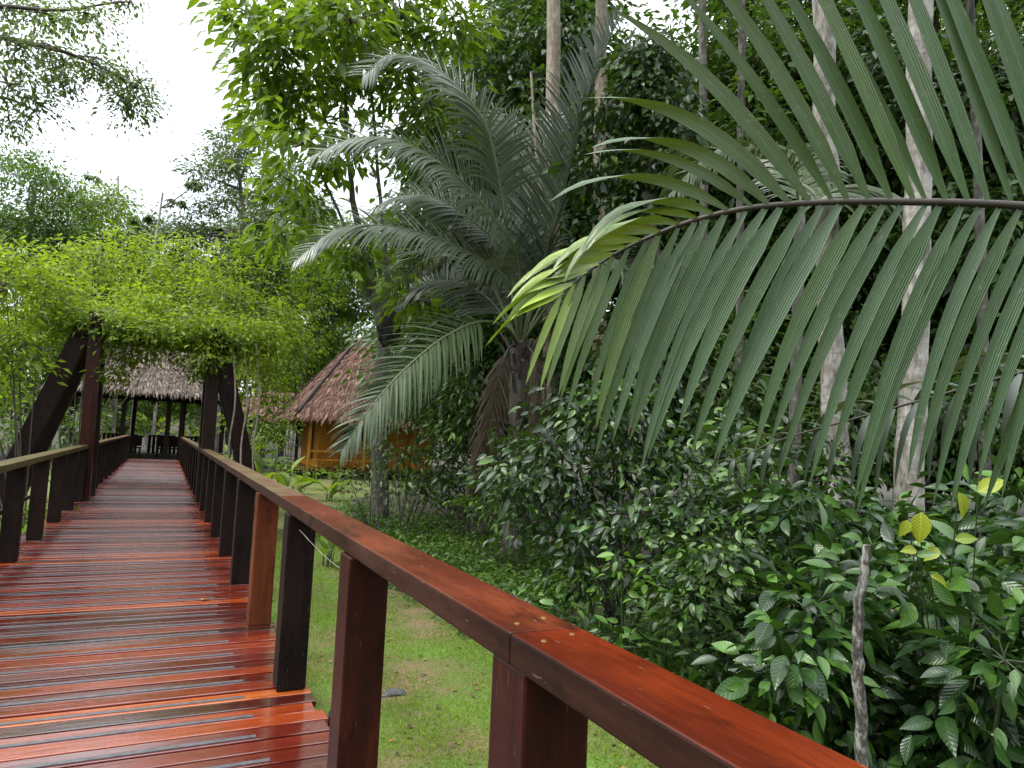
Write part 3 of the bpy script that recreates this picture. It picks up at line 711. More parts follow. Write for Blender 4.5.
add_frond(pc, B, pf([(520, 345, 0), (510, 284, -.5), (470, 254, -.9), (431, 236, -1.2), (385, 226, -1.5), (336, 230, -1.6), (294, 262, -1.7)]), BK*.5+UPV*.85, 1.15, 104, .052, a0=76, a1=48, jitter=.06, grav=(.35, 1.0), r0=.04, start=.22, tone=lambda t: .55)
add_frond(pc, B, pf([(522, 345, 0), (545, 260, -.2), (566, 185, -.4), (580, 125, -.5), (594, 82, -.5), (608, 42, -.5), (620, 18, -.5)]), BK*.5-RGT*.75+UPV*.1, 1.35, 114, .052, a0=42, a1=24, grav=(.35, .6), r0=.045, start=.15, tone=lambda t: .16, lift=.45)
add_frond(pc, B, pf([(520, 345, 0), (524, 260, .8), (532, 190, 1.2), (545, 140, 1.5), (562, 112, 1.8)]), BK*.9-RGT*.2, 1.2, 72, .052, a0=55, a1=28, grav=(.8, .8), r0=.04, start=.3, tone=lambda t: .62)
add_frond(pc, B, pf([(520, 345, 0), (514, 250, 1.0), (520, 170, 1.4), (510, 128, 1.7), (492, 110, 1.9)]), BK*.9+RGT*.3, 1.2, 72, .052, a0=55, a1=28, grav=(.8, .8), r0=.04, start=.3, tone=lambda t: .75)
add_frond(pc, B, pf([(520, 345, 0), (560, 290, -.4), (590, 262, -.8), (620, 262, -1.1), (642, 290, -1.3)]), lean, 1.0, 72, .052, a0=76, a1=48, jitter=.06, grav=(.35, 1.0), r0=.035, start=.25, tone=lambda t: .35)
add_frond(pc, B, pf([(520, 345, 0), (490, 300, 1.0), (455, 282, 1.4), (425, 284, 1.8), (400, 305, 2.1)]), lean, .95, 72, .052, a0=76, a1=48, jitter=.06, grav=(.35, 1.0), r0=.035, start=.25, tone=lambda t: .35)
add_frond(pc, B, pf([(520, 348, 0), (506, 328, -.7), (480, 322, -1.2), (443, 338, -1.8), (401, 373, -2.4), (366, 414, -2.8), (341, 452, -3.0)]), BK*.75+UPV*.6, 1.12, 100, .05, 'frondpale', 'rachis', 'pale drooping frond in front of the hut', a0=60, a1=32, grav=(.8, .9), jitter=.08, r0=.04, start=.3, tone=lambda t: .45)
add_frond(pc, B, pf([(518, 345, 0), (508, 350, -.5), (498, 380, -.7), (484, 440, -.8), (470, 496, -.8)]), BK*.8+RGT*.3, .8, 60, .035, 'dead', 'rachisdark', 'dead brown frond hanging down', a0=35, a1=20, grav=(1.6, 1.6), r0=.03, start=.2)
add_frond(pc, B, pf([(522, 345, 0), (532, 352, -.5), (538, 380, -.6), (536, 430, -.6), (532, 470, -.5)]), BK*.8+RGT*.3, .6, 45, .03, 'dead', 'rachisdark', 'dead brown frond hanging down', a0=32, a1=20, grav=(1.6, 1.6), r0=.03, start=.2)
for an in (.5, 1.2, 1.9, 2.6):
    d = RGT*math.cos(an)+np.array([FWD[0], FWD[1], 0])*math.sin(an)
    add_frond(pc, B, [top, top+d*1.0+[0, 0, 1.6], top+d*2.4+[0, 0, 2.1], top+d*4+[0, 0, 1.2]], [0, 0, 1.], 1.1, 60, .045, a0=76, a1=48, jitter=.06, grav=(.35, 1.0), r0=.04, start=.25, tone=lambda t: .3)

# ---------- palm behind the big frond
B = gp(790, 9.5); top = at(800, 215, 9.5)
pb = thing('palm_tree', 'slender palm behind the huge frond, only its pale arching tip showing above it', 'palm', B)
a = Acc(); a.tube(spline([B, (B+top)/2, top], 12), np.linspace(.09, .07, 12), 10); a.build('trunk', M['barkgrey'], pb, B)
for lst in ([(800, 215, 0), (790, 166, -.2), (750, 148, -.4), (706, 158, -.5), (668, 196, -.6)], [(800, 215, 0), (835, 190, .3), (880, 196, .5), (920, 225, .6)], [(800, 215, 0), (800, 170, .8), (790, 150, 1.4), (780, 170, 2)]):
    add_frond(pb, B, [at(x, y, 9.5+d) for x, y, d in lst], BK*.4+UPV*.9, .78, 95, .036, 'frondpale', 'rachis', a0=60, a1=35, grav=(1.5, 1.2), r0=.02, start=.15, tone=lambda t: .4)

# ---------- trees
def trunk_tube(acc, pts, r0, r1, n=24, sides=12, wob=.0):
    p = spline(pts, n); p[1:-1] += rng.normal(0, wob, (n-2, 3)); acc.tube(p, np.linspace(r0, r1, n), sides)
    return p
def flare(acc, base, r):                                # buttress at the foot
    for k in range(4):
        an = k*1.57+.5; d = np.array([math.cos(an), math.sin(an), 0])
        acc.tube([base+[0, 0, r*3.2]+d*r*.4, base+[0, 0, r*1.2]+d*r*1.1, base+d*r*2.0-[0, 0, .05]], [r*.15, r*.35, r*.2], 6)

def px_tree(name, label, cat, base, trunk_pts, r0, r1, clumps, per, leaf, mat, bark, group=None, limbs=(), **k):
    """a one-off tree: trunk and limbs as given, twigs run from the nearest of them to each clump"""
    t = thing(name, label, cat, base, group); ta, cr = Acc(), Acc()
    p = trunk_tube(ta, trunk_pts, r0, r1, wob=r0*.08); nodes = [p[len(p)//3:]]
    for lp, a_, b_ in limbs: nodes.append(trunk_tube(ta, lp, a_, b_, 14, 8, a_*.12)[2:])
    nodes = np.concatenate(nodes)
    for c, r, ns in clumps:
        c = np.asarray(c); j = np.argmin(np.linalg.norm(nodes-c, axis=1)+.0*nodes[:, 2]); q = nodes[j]; L = np.linalg.norm(c-q)
        if L > .05: ta.tube(spline([q, (q+c)/2+np.array([0, 0, .12*L])+rng.normal(0, .05*L, 3), c], 7), np.linspace(min(r1*.6, .008+L*.011), .004+.002*L, 7), 5)
    C = cloud(cr, clumps, per, leaf, **k)
    cc = np.array([c for c, _, _ in clumps])
    for s_ in C[::2]:
        q = cc[np.argmin(np.linalg.norm(cc-s_, axis=1))]
        ta.tube([q, (q+s_)/2+rng.normal(0, .04, 3), s_], [.012, .008, .004] if leaf < .3 else [.03, .02, .01], 4, False)
    ta.build('trunk', M[bark], t, base); cr.build('crown', M[mat], t, base)
    return t

def proto_tree(name, label, cat, h, r0, crown, per, leaf, mat, bark, group, limbs=9, hmin=.3, **k):
    """crown: list of (height fraction, radius, clump count, clump radius, twig ends)"""
    base = np.zeros(3); clumps = []; lm = []
    tp = [base, np.array([rng.normal(0, .2), rng.normal(0, .2), h*.4]), np.array([rng.normal(0, .35), rng.normal(0, .35), h*.75]), np.array([rng.normal(0, .4), rng.normal(0, .4), h*.95])]
    for hf, rr_, cnt, cr_, ns in crown:
        for i in range(cnt):
            an = 6.283*(i+rng.random()*.8)/cnt; q = rr_*rng.uniform(.45, 1.0)
            clumps.append((np.array([math.cos(an)*q, math.sin(an)*q, h*hf+rng.normal(0, .04*h)]), np.array([cr_, cr_, cr_*.7])*rng.uniform(.7, 1.25), ns))
    P = spline(tp, 24)
    for i in range(limbs):
        c = clumps[rng.integers(len(clumps))][0]; z = max(h*hmin*.6, c[2]-np.linalg.norm(c[:2])*.7); s_ = P[min(23, int(z/h*24))]
        lm.append(([s_, (s_+c)/2+[0, 0, .06*h*rng.uniform(-.3, .6)], c], r0*.45, r0*.12))
    return px_tree(name, label, cat, base, tp, r0, r0*.4, clumps, per, leaf, mat, bark, group, lm, **k)

GR = 'dense forest trees filling the background'
pA = proto_tree('jungle_tree', 'x', 'tree', 15, .26, [(.18, 2.6, 7, 1.5, 24), (.34, 3.2, 8, 1.6, 26), (.5, 3.4, 9, 1.7, 28), (.68, 3.2, 8, 1.6, 26), (.84, 2.4, 6, 1.5, 24), (.98, 1.0, 3, 1.3, 20)], 26, .27, 'jungle', 'bark', GR, spread=.42, tone=(.42, .24), droop=.45); pA['h'] = 15
pB = proto_tree('jungle_tree', 'x', 'tree', 13, .22, [(.2, 2.4, 6, 1.5, 22), (.4, 3.2, 8, 1.6, 24), (.6, 3.3, 8, 1.6, 24), (.8, 2.6, 7, 1.5, 22), (.97, 1.2, 3, 1.3, 20)], 28, .22, 'jungle2', 'barkgrey', GR, spread=.40, tone=(.45, .24), droop=.3); pB['h'] = 13
pC = proto_tree('forest_tree', 'x', 'tree', 11, .18, [(.22, 2.2, 6, 1.3, 22), (.45, 3.0, 8, 1.4, 24), (.68, 2.8, 8, 1.4, 24), (.9, 1.8, 5, 1.3, 22)], 30, .20, 'fresh', 'barkgrey', GR, spread=.36, tone=(.4, .24), droop=.25); pC['h'] = 11
pD = proto_tree('airy_tree', 'x', 'tree', 16, .2, [(.62, 2.6, 6, 1.2, 16), (.76, 3.4, 8, 1.3, 18), (.9, 2.6, 7, 1.2, 16), (1.0, 1.2, 3, 1.0, 14)], 40, .20, 'grey', 'barkgrey', GR, limbs=16, hmin=.5, spread=.36, tone=(.55, .25), droop=.15); pD['h'] = 16
used = set()
PH = {}
def put(proto, px, d, rz, top, label, group=None, fat=1.25):
    b = gp(px, d); sz = (at(px, top, d)[2]-G)/(proto['h']*1.05); sc = (min(sz, fat),)*2+(sz,)
    if id(proto) in used: return copy_tree(proto, b, rz, sc, label, group)
    used.add(id(proto)); proto.location = Vector(b); proto.rotation_euler = (0, 0, rz); proto.scale = sc if hasattr(sc, '__len__') else (sc,)*3
    proto['label'] = label
    if group: proto['group'] = group
    return proto

# far forest behind the walkway, left to right
FG = 'forest trees along the far edge of the clearing'
for px, d, p, sc, lab in (
    (-170, 40, pB, 120, 'forest tree outside the left edge, mid green and bushy'),
    (-60, 44, pB, 130, 'dark forest tree cut by the left edge beyond the bright shrubs'),
    (12, 42, pB, 142, 'tall mid-green forest tree at the left edge under the overhanging branch'),
    (62, 46, pC, 150, 'bushy fresh-green forest tree left of the umbrella-crowned tree'),
    (112, 58, pB, 222, 'low forest tree standing behind the umbrella-crowned tree'),
    (165, 60, pC, 236, 'low fresh-green forest tree directly behind the arch'),
    (228, 62, pB, 215, 'low mid-green forest tree behind the round-crowned tree'),
    (280, 50, pC, 205, 'dark forest tree behind the small thatched shelter'),
    (325, 52, pC, 200, 'mid-green forest tree rising behind the left slope of the hut roof'),
    (372, 54, pC, 190, 'fresh-green forest tree behind the ridge of the hut'),
    (425, 46, pB, 140, 'dark forest tree right behind the hut'),
    (140, 86, pA, 228, 'distant dark forest tree on the horizon above the pavilion'),
    (60, 90, pB, 205, 'distant forest tree on the horizon at the left'),
    (215, 88, pB, 225, 'distant forest tree on the horizon right of the arch'),
    (300, 80, pA, 205, 'distant dark forest tree between arch and hut')):
    put(p, px, d, rng.uniform(0, 6.28), sc, lab, FG)
put(pD, 216, 48, 1.2, 118, 'round-crowned airy tree with forked pale trunk above the walkway arch', None)
put(pD, 262, 55, 3.2, 160, 'smaller airy tree right of the round-crowned one', None)

# dark jungle behind the palms, left to right
JG = 'dark jungle trees behind the palms'
for px, d, p, sc, lab in (
    (488, 27, pA, -60, 'dark jungle tree directly left of the central palm crown'),
    (515, 24, pA, -60, 'dark jungle tree directly behind the central palm'),
    (540, 22, pA, -60, 'dark jungle tree behind the upright frond of the central palm'),
    (655, 27, pB, 40, 'mid-green jungle tree under the small gap of sky'),
    (712, 20, pB, -60, 'mid-green jungle tree just right of the vine-draped trunk'),
    (745, 24, pA, -60, 'dark jungle tree behind the slender palm'),
    (800, 19, pA, -60, 'dark jungle tree left of the two pale trunks'),
    (862, 22, pB, -60, 'mid-green jungle tree showing between the two pale trunks'),
    (925, 17, pA, -60, 'dark jungle tree behind the right one of the pale trunks'),
    (985, 20, pB, -60, 'mid-green jungle tree in the upper right corner'),
    (1050, 16, pA, -60, 'dark jungle tree cut by the right edge'),
    (1150, 19, pA, -60, 'dark jungle tree beyond the right edge'),
    (1250, 15, pB, -60, 'mid-green jungle tree far beyond the right edge'),
    (510, 36, pA, -60, 'tallest dark tree far behind the central palm'),
    (760, 36, pA, -60, 'tallest dark tree far behind the slender palm'),
    (900, 34, pA, -60, 'tallest dark tree far behind the pale trunks'),
    (1060, 34, pA, -60, 'tallest dark tree far beyond the right edge')):
    put(p, px, d, rng.uniform(0, 6.28), sc, lab, JG)

# cecropia: bare stems, tiers of radiating leaves
def cecropia(px, d, h, label, lean=0., seeds=7):
    b = gp(px, d); t = thing('umbrella_tree', label, 'tree', b, 'umbrella-crowned trees against the sky'); ta, cr = Acc(), Acc()
    p = trunk_tube(ta, [b, b+[lean*.3, 0, h*.5], b+[lean, 0, h]], .13, .06, 18, 8)
    for i in range(seeds):
        an = 6.283*i/seeds+rng.normal(0, .3); z = p[int(rng.uniform(9, 17))]; L = rng.uniform(.8, 2.6)
        e = z+np.array([math.cos(an)*L, math.sin(an)*L, L*.55]); ta.tube(spline([z, (z+e)/2-[0, 0, .1], e], 7), np.linspace(.05, .03, 7), 6)
        for w_ in range(9):
            a2 = rng.uniform(0, 6.28); dd = np.array([math.cos(a2), math.sin(a2), rng.uniform(-.15, .35)]); q = e+dd*rng.uniform(.3, .5)+[0, 0, rng.uniform(-.2, .15)]
            ta.tube([e, q], [.012, .008], 4, False)
            m_ = 9; aa = np.linspace(0, 6.283, m_, endpoint=False); Yv = np.stack([np.cos(aa), np.sin(aa), np.full(m_, -.35)], -1)
            cr.add(*leaves(T8, np.repeat(q[None], m_, 0), Yv, np.tile([0, 0, 1.], (m_, 1))+rng.normal(0, .15, (m_, 3)), rng.uniform(.32, .5, m_), .16, np.clip(rng.normal(.5, .25, m_), 0, 1), .3))
    ta.build('trunk', M['barkpale'], t, b); cr.build('crown', M['grey'], t, b)
cecropia(128, 44, 17.6, 'umbrella-crowned tree with thin pale trunk between bushy tree and round-crowned tree', .6, 9)
cecropia(112, 47, 19.4, 'umbrella-crowned tree leaning left over the bushy tree', -1.2, 9)
cecropia(150, 46, 16.2, 'shorter umbrella-crowned tree beside the round-crowned tree', .5, 7)

# overhanging tree at the upper left: fine leaves on long boughs
B = np.array([-4.6, 5.2, G]); d0 = 9.0
bl = [(5, 8, 40, 22, 12), (48, 14, 30, 18, 12), (85, 12, 26, 14, 9), (128, 2, 20, 8, 6), (22, 46, 32, 18, 12), (62, 60, 26, 16, 10), (92, 66, 24, 12, 8), (118, 74, 22, 14, 8), (135, 88, 20, 20, 10), (128, 108, 14, 14, 7), (8, 84, 26, 22, 10), (36, 102, 18, 22, 8), (10, 122, 20, 16, 7), (62, 88, 16, 10, 5), (-60, 30, 50, 40, 18), (-140, 0, 60, 50, 20), (-100, 110, 50, 40, 14)]
cl = [(at(x, y, d0+rng.normal(0, .5)), np.array([rx, .5*(rx+ry), ry])*d0/F, int(n*1.6)) for x, y, rx, ry, n in bl]
px_tree('overhanging_tree', 'fine-leaved tree at the upper left whose thin boughs hang into the white sky', 'tree', B, [B, B+[.1, .4, 3], at(-120, 120, 8.5), at(-90, 20, 8.8), at(-80, -60, 9)], .22, .05, cl, 34, .062, 'purple', 'twig', None,
        [([at(-110, 60, 8.7), at(-20, 36, 8.9), at(40, 46, 9), at(85, 60, 9), at(122, 78, 9)], .045, .012), ([at(-90, 10, 8.8), at(0, 6, 9), at(60, 10, 9), at(125, 2, 9)], .04, .01), ([at(-120, 110, 8.5), at(-30, 96, 8.8), at(12, 100, 9), at(36, 112, 9)], .03, .01)],
        spread=.13, tone=(.45, .25), aspect=.45, droop=.35, flat=.8)

# forked tree with the dark nest beside the hut; its leafy canopy fills the top centre
B = gp(380, 19.0); dn = 19.0
cl = []
for x, y, rx, ry, n in ((250, 14, 22, 18, 9), (272, 48, 32, 26, 13), (300, 22, 40, 24, 18), (352, 22, 40, 26, 18), (405, 18, 40, 26, 18), (452, 30, 26, 26, 10), (258, 84, 20, 18, 6), (290, 92, 40, 28, 18), (340, 80, 40, 30, 18), (392, 72, 40, 30, 18), (430, 100, 26, 28, 10), (268, 122, 18, 14, 5), (306, 140, 24, 18, 7), (290, 180, 18, 14, 5), (306, 212, 22, 14, 6), (284, 236, 16, 12, 5), (350, 140, 30, 24, 9), (340, -30, 60, 30, 22), (285, -25, 40, 26, 14), (420, -30, 50, 26, 18),
                          (345, 262, 20, 14, 6), (372, 262, 18, 14, 5), (418, 300, 22, 16, 7), (352, 236, 16, 14, 5)):
    cl.append((at(x, y, dn+rng.normal(-1.0, 1.3)), np.array([rx, .5*(rx+ry), ry])*dn/F, n))
px_tree('forked_tree', 'forked grey tree beside the hut with a leafy canopy across the top centre', 'tree', B, [B, at(380, 400, dn), at(383, 330, dn), at(372, 290, dn), at(362, 240, dn), at(350, 180, dn), at(345, 90, dn-.4)], .25, .035, cl, 26, .32, 'canopy', 'barkgrey', None,
        [([at(385, 345, dn), at(398, 312, dn-.1), at(420, 282, dn-.2), at(440, 258, dn-.3), at(455, 200, dn), at(430, 100, dn)],   .20, .05), ([at(382, 330, dn), at(388, 285, dn), at(384, 240, dn), at(376, 150, dn), at(370, 60, dn)], .09, .03), ([at(368, 290, dn), at(340, 215, dn-.5), at(310, 150, dn-.8), at(280, 90, dn-1)], .05, .02)],
        spread=.42, tone=(.5, .28), aspect=.36, droop=.45, flat=.55, T=T8)
P0 = at(390, 328, dn-.25); bmx = bmesh.new(); bmesh.ops.create_icosphere(bmx, subdivisions=4, radius=1)
for v in bmx.verts:
    f_ = 1+.10*math.sin(v.co.x*5+v.co.z*3)+.07*math.sin(v.co.y*9+v.co.z*7)+.05*math.sin(v.co.z*17+v.co.x*11); v.co = Vector((v.co.x*.30*f_, v.co.y*.28*f_, v.co.z*.55*f_))
me = bpy.data.meshes.new('termite_nest'); bmx.to_mesh(me); bmx.free(); o = link('termite_nest', me, M['nest']); o.location = P0; tag(o, 'black termite nest lodged in the fork of the grey tree', 'nest')

# bare trunks with high crowns
def tall(px0, px1, d, r0, h, bark, label, mat='jungle2', crown=True):
    b = gp(px0, d); tpt = at(px1, 0, d); L = tpt-b; e = b+L*(h/L[2])
    cl = []
    for i in range(8):
        an = i*.785+rng.random()*.5; q = rng.uniform(.6, 2.6); cl.append((e+np.array([math.cos(an)*q, math.sin(an)*q, rng.uniform(-1.2, 1.0)]), np.array([1.1, 1.1, .7]), 14))
    t = px_tree('tall_tree', label, 'tree', b, [b, b+(e-b)*.4+rng.normal(0, .04, 3), e], r0, r0*.62, cl, 20, .26, mat, bark, 'tall bare trunks among the palms', spread=.4)
    for ch in t.children:
        if ch.name.startswith('trunk'): pass
    return t
tall(548, 553, 16.5, .22, 19, 'barktan', 'straight tan trunk rising directly above the central palm crown')
tall(598, 602, 18, .21, 22, 'barktan', 'tan trunk passing behind the upright frond of the central palm')
tall(704, 702, 15, .11, 19, 'barkgrey', 'thin grey trunk, left one of the two thin ones above the slender palm')
tall(738, 741, 16, .11, 19, 'barkgrey', 'thin grey trunk, right one of the two thin ones above the slender palm')
tall(842, 826, 10.5, .21, 14, 'barkpale', 'pale lichen-spotted trunk crossed by the middle of the huge frond')
tall(906, 921, 9.0, .19, 14, 'barkpale', 'thickest pale trunk, right of the lichen-spotted one')
tall(985, 968, 12, .10, 12, 'barkgrey', 'thin grey trunk near the right edge of the photo')
# vine-draped dark tree
B = gp(652, 12.9); cl = []
for i in range(34):
    f_ = rng.random(); p = at(rng.normal(652, 10+13*math.sin(f_*3)), 60+f_*370, 12.9+rng.normal(0, .35)); cl.append((p, np.array([.40, .40, .5]), 16))
px_tree('vine_draped_tree', 'dark tree wrapped in hanging vines, right of the central palm', 'tree', B, [B, at(652, 300, 12.9), at(648, 60, 13)], .18, .1, cl, 16, .16, 'jungle', 'bark', None, spread=.22, tone=(.25, .2), aspect=.6, droop=.9)
# leaning bare pole in front of the tan trunk
a = Acc(); a.tube(spline([gp(552, 15.2), at(545, 240, 15), at(536, 150, 15), at(531, 72, 15)], 14), np.linspace(.05, .025, 14), 8)
o = a.build('bare_pole_tree', M['barktan'], origin=gp(552, 15.2)); o.location = Vector(gp(552, 15.2)); tag(o, 'thin dead leaning stem beside the straight tan trunk', 'tree')

# ---------- shrubs
def shrub(name, label, base, clumps, per, leaf, mat, group=None, T=T8, nst=7, smat='twig', **k):
    t = thing(name, label, 'shrub', base, group); st_, cr = Acc(), Acc()
    C = cloud(cr, clumps, per, leaf, T=T, **k)
    for c, r, ns in clumps:
        c = np.asarray(c); q = np.asarray(base)+np.array([rng.normal(0, .12), rng.normal(0, .12), -.05])
        st_.tube(spline([q, q*.45+c*.55+rng.normal(0, .06, 3)+[0, 0, .1], c], 8), np.linspace(.02, .008, 8), 5)
    cc = np.array([c for c, _, _ in clumps])
    for s_ in C:
        q = cc[np.argmin(np.linalg.norm(cc-s_, axis=1))]; st_.tube([q, (q+s_)/2+rng.normal(0, .03, 3), s_], [.007, .005, .003], 4, False)
    st_.build('stems', M[smat], t, base); cr.build('foliage', M[mat], t, base); return t
def pxc(lst, d, jd=.3, nf=1.):
    return [(at(x, y, d+dd+rng.normal(0, jd)), np.array([rx, .5*(rx+ry), ry])*d/F, max(3, int(n*nf))) for x, y, rx, ry, n, dd in lst]
# bright green growth round the arch (fine leaflets, light-filled)
BG = 'bright green shrubs around the arch'
def bright(px, d, lst, label, mat='bright', leaf=.125, per=32, name='bright_shrub', sp=.25, T=T4, tone=(.47, .34), nf=1.):
    shrub(name, label, gp(px, d), pxc(lst, d, .5, nf), per, leaf, mat, BG, T, spread=sp, tone=tone, droop=.2, flat=.45, aspect=.46)
bright(20, 13.5, [(-50, 300, 50, 40, 22, 0), (5, 285, 40, 34, 22, 0), (46, 285, 34, 26, 18, .5), (-20, 350, 50, 34, 22, 0), (5, 345, 36, 34, 20, 0), (-15, 395, 36, 30, 18, 0), (-60, 400, 50, 40, 18, 0), (10, 250, 20, 14, 6, 0)], 'tall bright green shrub at the left edge beside the railing')
bright(64, 19, [(60, 268, 36, 24, 20, 0), (95, 262, 34, 22, 18, 0), (70, 300, 40, 26, 20, 0), (45, 320, 30, 24, 16, 0), (78, 325, 12, 12, 5, 0)], 'bright green shrub just left of the arch top')
bright(225, 18.6, [(232, 300, 34, 26, 20, 0), (262, 310, 34, 26, 20, 0), (250, 345, 34, 28, 20, 0), (285, 335, 30, 28, 18, .6), (240, 385, 22, 30, 14, 0), (270, 370, 22, 22, 12, .4), (296, 350, 24, 22, 10, .8), (226, 270, 30, 18, 12, 0)], 'bright green shrub leaning on the right post of the arch')
bright(285, 34, [(296, 262, 30, 22, 14, 0), (270, 285, 30, 22, 14, 0), (312, 290, 24, 20, 12, 0), (250, 250, 26, 20, 12, 0), (285, 315, 26, 18, 12, 0), (322, 255, 20, 16, 9, 0)], 'mid-green small tree standing behind the right side of the arch', 'fresh', .19)
bright(280, 42, [(280, 352, 24, 20, 12, 0), (300, 330, 26, 22, 14, 0), (265, 335, 26, 20, 14, 0), (322, 310, 24, 20, 12, 0)], 'bright green small tree growing left of the hut roof', 'fresh', .16)
bright(62, 24, [(110, 262, 34, 20, 18, 0), (150, 272, 36, 22, 20, 0), (190, 268, 36, 22, 20, 0), (130, 296, 34, 18, 16, 0), (175, 300, 34, 18, 16, 0), (206, 290, 26, 18, 12, 0), (120, 240, 26, 14, 8, 0), (182, 244, 26, 14, 8, 0)], 'broad bright tree crown spreading behind and above the arch', 'bright', .17, name='bright_tree', sp=.34)
# climbing vine on the arch
O = np.array([-.2, 17.2, 3.7]); vn = thing('climbing_vine', 'bright climbing vine draped over the top of the arch, strands hanging into the opening', 'vine', O, None)
cr, st_ = Acc(), Acc()
cl = [(np.array([x, 17.2+rng.normal(0, .35), 3.85+rng.normal(0, .12)]), np.array([.42, .6, .34]), 22) for x in np.linspace(-2.4, 2.0, 11)]
cl += [(np.array([x, 16.35+rng.normal(0, .1), z]), np.array([.34, .16, .24]), 14) for x, z in ((-1.2, 3.62), (-.8, 3.55), (-.4, 3.5), (0, 3.55), (.4, 3.5), (.8, 3.55), (1.2, 3.6), (-1.6, 3.7))]
cl += [(np.array([x, 16.75+rng.normal(0, .2), z]), np.array([.30, .2, .26]), 9) for x, z in ((-1.0, 3.3), (-.6, 3.2), (-.2, 3.25), (.3, 3.2), (.7, 3.1), (-.85, 2.95), (.6, 2.85), (-1.0, 2.55))]
cl += [(np.array([x, 16.6+rng.normal(0, .2), z]), np.array([.22, .25, .3]), 9) for x, z in ((1.5, 3.4), (2.0, 2.9), (2.2, 2.4), (2.4, 1.7), (-1.9, 3.4))]
C = cloud(cr, cl, 26, .105, tone=(.42, .34), spread=.17, droop=.45, flat=.7, aspect=.5)
for x in np.linspace(-1.1, .7, 9):
    p = np.array([x, 16.5, 3.5]); st_.tube(spline([p, p+[rng.normal(0, .1), 0, -.4], p+[rng.normal(0, .15), 0, -rng.uniform(.5, 1.2)]], 8), .008, 4)
for x in (1.2, 1.45, 1.7): st_.tube(spline([[x, 16.45, 3.5], [x+.15, 16.4, 2.2], [x+.1, 16.45, 1.0], [x+.35, 16.5, G]], 14), .022, 6)
st_.build('stems', M['barktan'], vn, O); cr.build('foliage', M['bright'], vn, O)
# plants seen through and beside the arch
def bladeplant(name, label, base, n, ln, wd, mat, group=None, cat='plant', T=TB, tone=(.5, .22), up=.9, curl=.6, h=.4):
    """a rosette of stalked broad blades"""
    t = thing(name, label, cat, base, group); l, s_ = Acc(), Acc()
    an = rng.uniform(0, 6.283, n); el = rng.uniform(.35, 1.25, n)*up
    Yv = np.stack([np.cos(an)*np.cos(el), np.sin(an)*np.cos(el), np.sin(el)], -1); st0 = np.asarray(base)+rng.normal(0, .06, (n, 3))*[1, 1, 0]
    hh = rng.uniform(.3, 1, n)*h; p = st0+np.stack([Yv[:, 0]*hh*.35, Yv[:, 1]*hh*.35, hh], -1)
    for a_, b_ in zip(st0, p): s_.tube([a_-[0, 0, .05], (a_+b_)/2, b_], [.012, .010, .007], 5)
    L = ln*rng.uniform(.65, 1.15, n); Z = np.stack([-np.cos(an)*np.sin(el), -np.sin(an)*np.sin(el), np.cos(el)], -1)+rng.normal(0, .2, (n, 3))
    l.add(*leaves(T, p, Yv, Z, L, L*wd, np.clip(rng.normal(*tone, n), 0, 1), rng.uniform(.5, 1.3, n)*curl))
    s_.build('stalks', M['stem'], t, base); l.build('blades', M[mat], t, base); return t
LG = 'broad-bladed plants between the arch and the hut'
for px, d, n, h, mt, lab in ((262, 20, 16, 1.5, 'bright', 'bright broad-bladed plant at the foot of the right arch brace'), (285, 22, 16, 1.2, 'fresh', 'broad-bladed plant left of the hut steps'), (246, 24, 14, 1.6, 'fresh', 'tall broad-bladed plant behind the right arch brace'), (300, 27, 12, .6, 'bright', 'low bright plant in front of the hut floor'), (338, 29, 14, .7, 'fresh', 'low broad-bladed plant in front of the orange wall'),
                            (330, 25, 12, .5, 'bright', 'low yellow-green plant on the lawn before the hut'), (224, 26, 14, 1.7, 'bright', 'bright broad-bladed plant seen through the arch by its right post'), (120, 50, 18, 2.5, 'fresh', 'tall plant seen through the pavilion on the left'), (150, 52, 18, 2.6, 'bright', 'bright tall plant seen through the middle of the pavilion'), (190, 51, 18, 2.4, 'bright', 'bright tall plant seen through the pavilion on the right')):
    bladeplant('broad_bladed_plant', lab, gp(px, d), n, (.9 if d < 25.5 else .5) if d < 40 else 1.8, .28, mt, LG, h=h)
for px, d, lst, lab, mt in ((250, 21, [(240, 420, 20, 20, 8, 0), (262, 436, 16, 18, 8, 0), (276, 450, 10, 16, 4, 0)], 'leafy shrub filling the gap between arch brace and hut', 'fresh'),
                            (298, 30, [(276, 466, 12, 8, 5, 0), (304, 472, 16, 5, 5, 0), (335, 474, 16, 5, 5, 0)], 'low shrubs row along the hut floor', 'fresh'),
                            (135, 49, [(112, 425, 20, 18, 10, 0), (138, 420, 20, 20, 10, 0), (165, 422, 16, 18, 8, 0), (195, 425, 16, 18, 8, 0), (90, 420, 18, 20, 8, 0)], 'leafy shrub behind the pavilion seen through it', 'jungle2'),
                            (65, 21, [(30, 420, 30, 24, 12, 0), (66, 424, 24, 20, 10, 0), (8, 440, 30, 20, 10, 0), (50, 448, 30, 14, 8, 0), (90, 420, 16, 18, 6, 0)], 'shrub between the left arch braces and the railing', 'jungle2')):
    shrub('leafy_shrub', lab, gp(px, d), pxc(lst, d, .5), 20, .16 if d < 40 else .25, mt, 'leafy shrubs around the arch and hut', T8, spread=.24, tone=(.5, .25))
# green growth below the left railing
for i, (px, d, lab) in enumerate(((-10, 12, 'low leafy plant below the near end of the left railing'), (12, 15, 'low leafy plant seen between the left railing posts'), (-60, 10, 'low leafy plant just outside the left edge'))):
    shrub('low_shrub', lab, gp(px, d), [(gp(px, d)+np.array([rng.normal(0, .5), rng.normal(0, .5), .35]), np.array([.6, .6, .35]), 12) for _ in range(4)], 18, .14, 'fresh', 'low plants left of the boardwalk', T8, spread=.2)

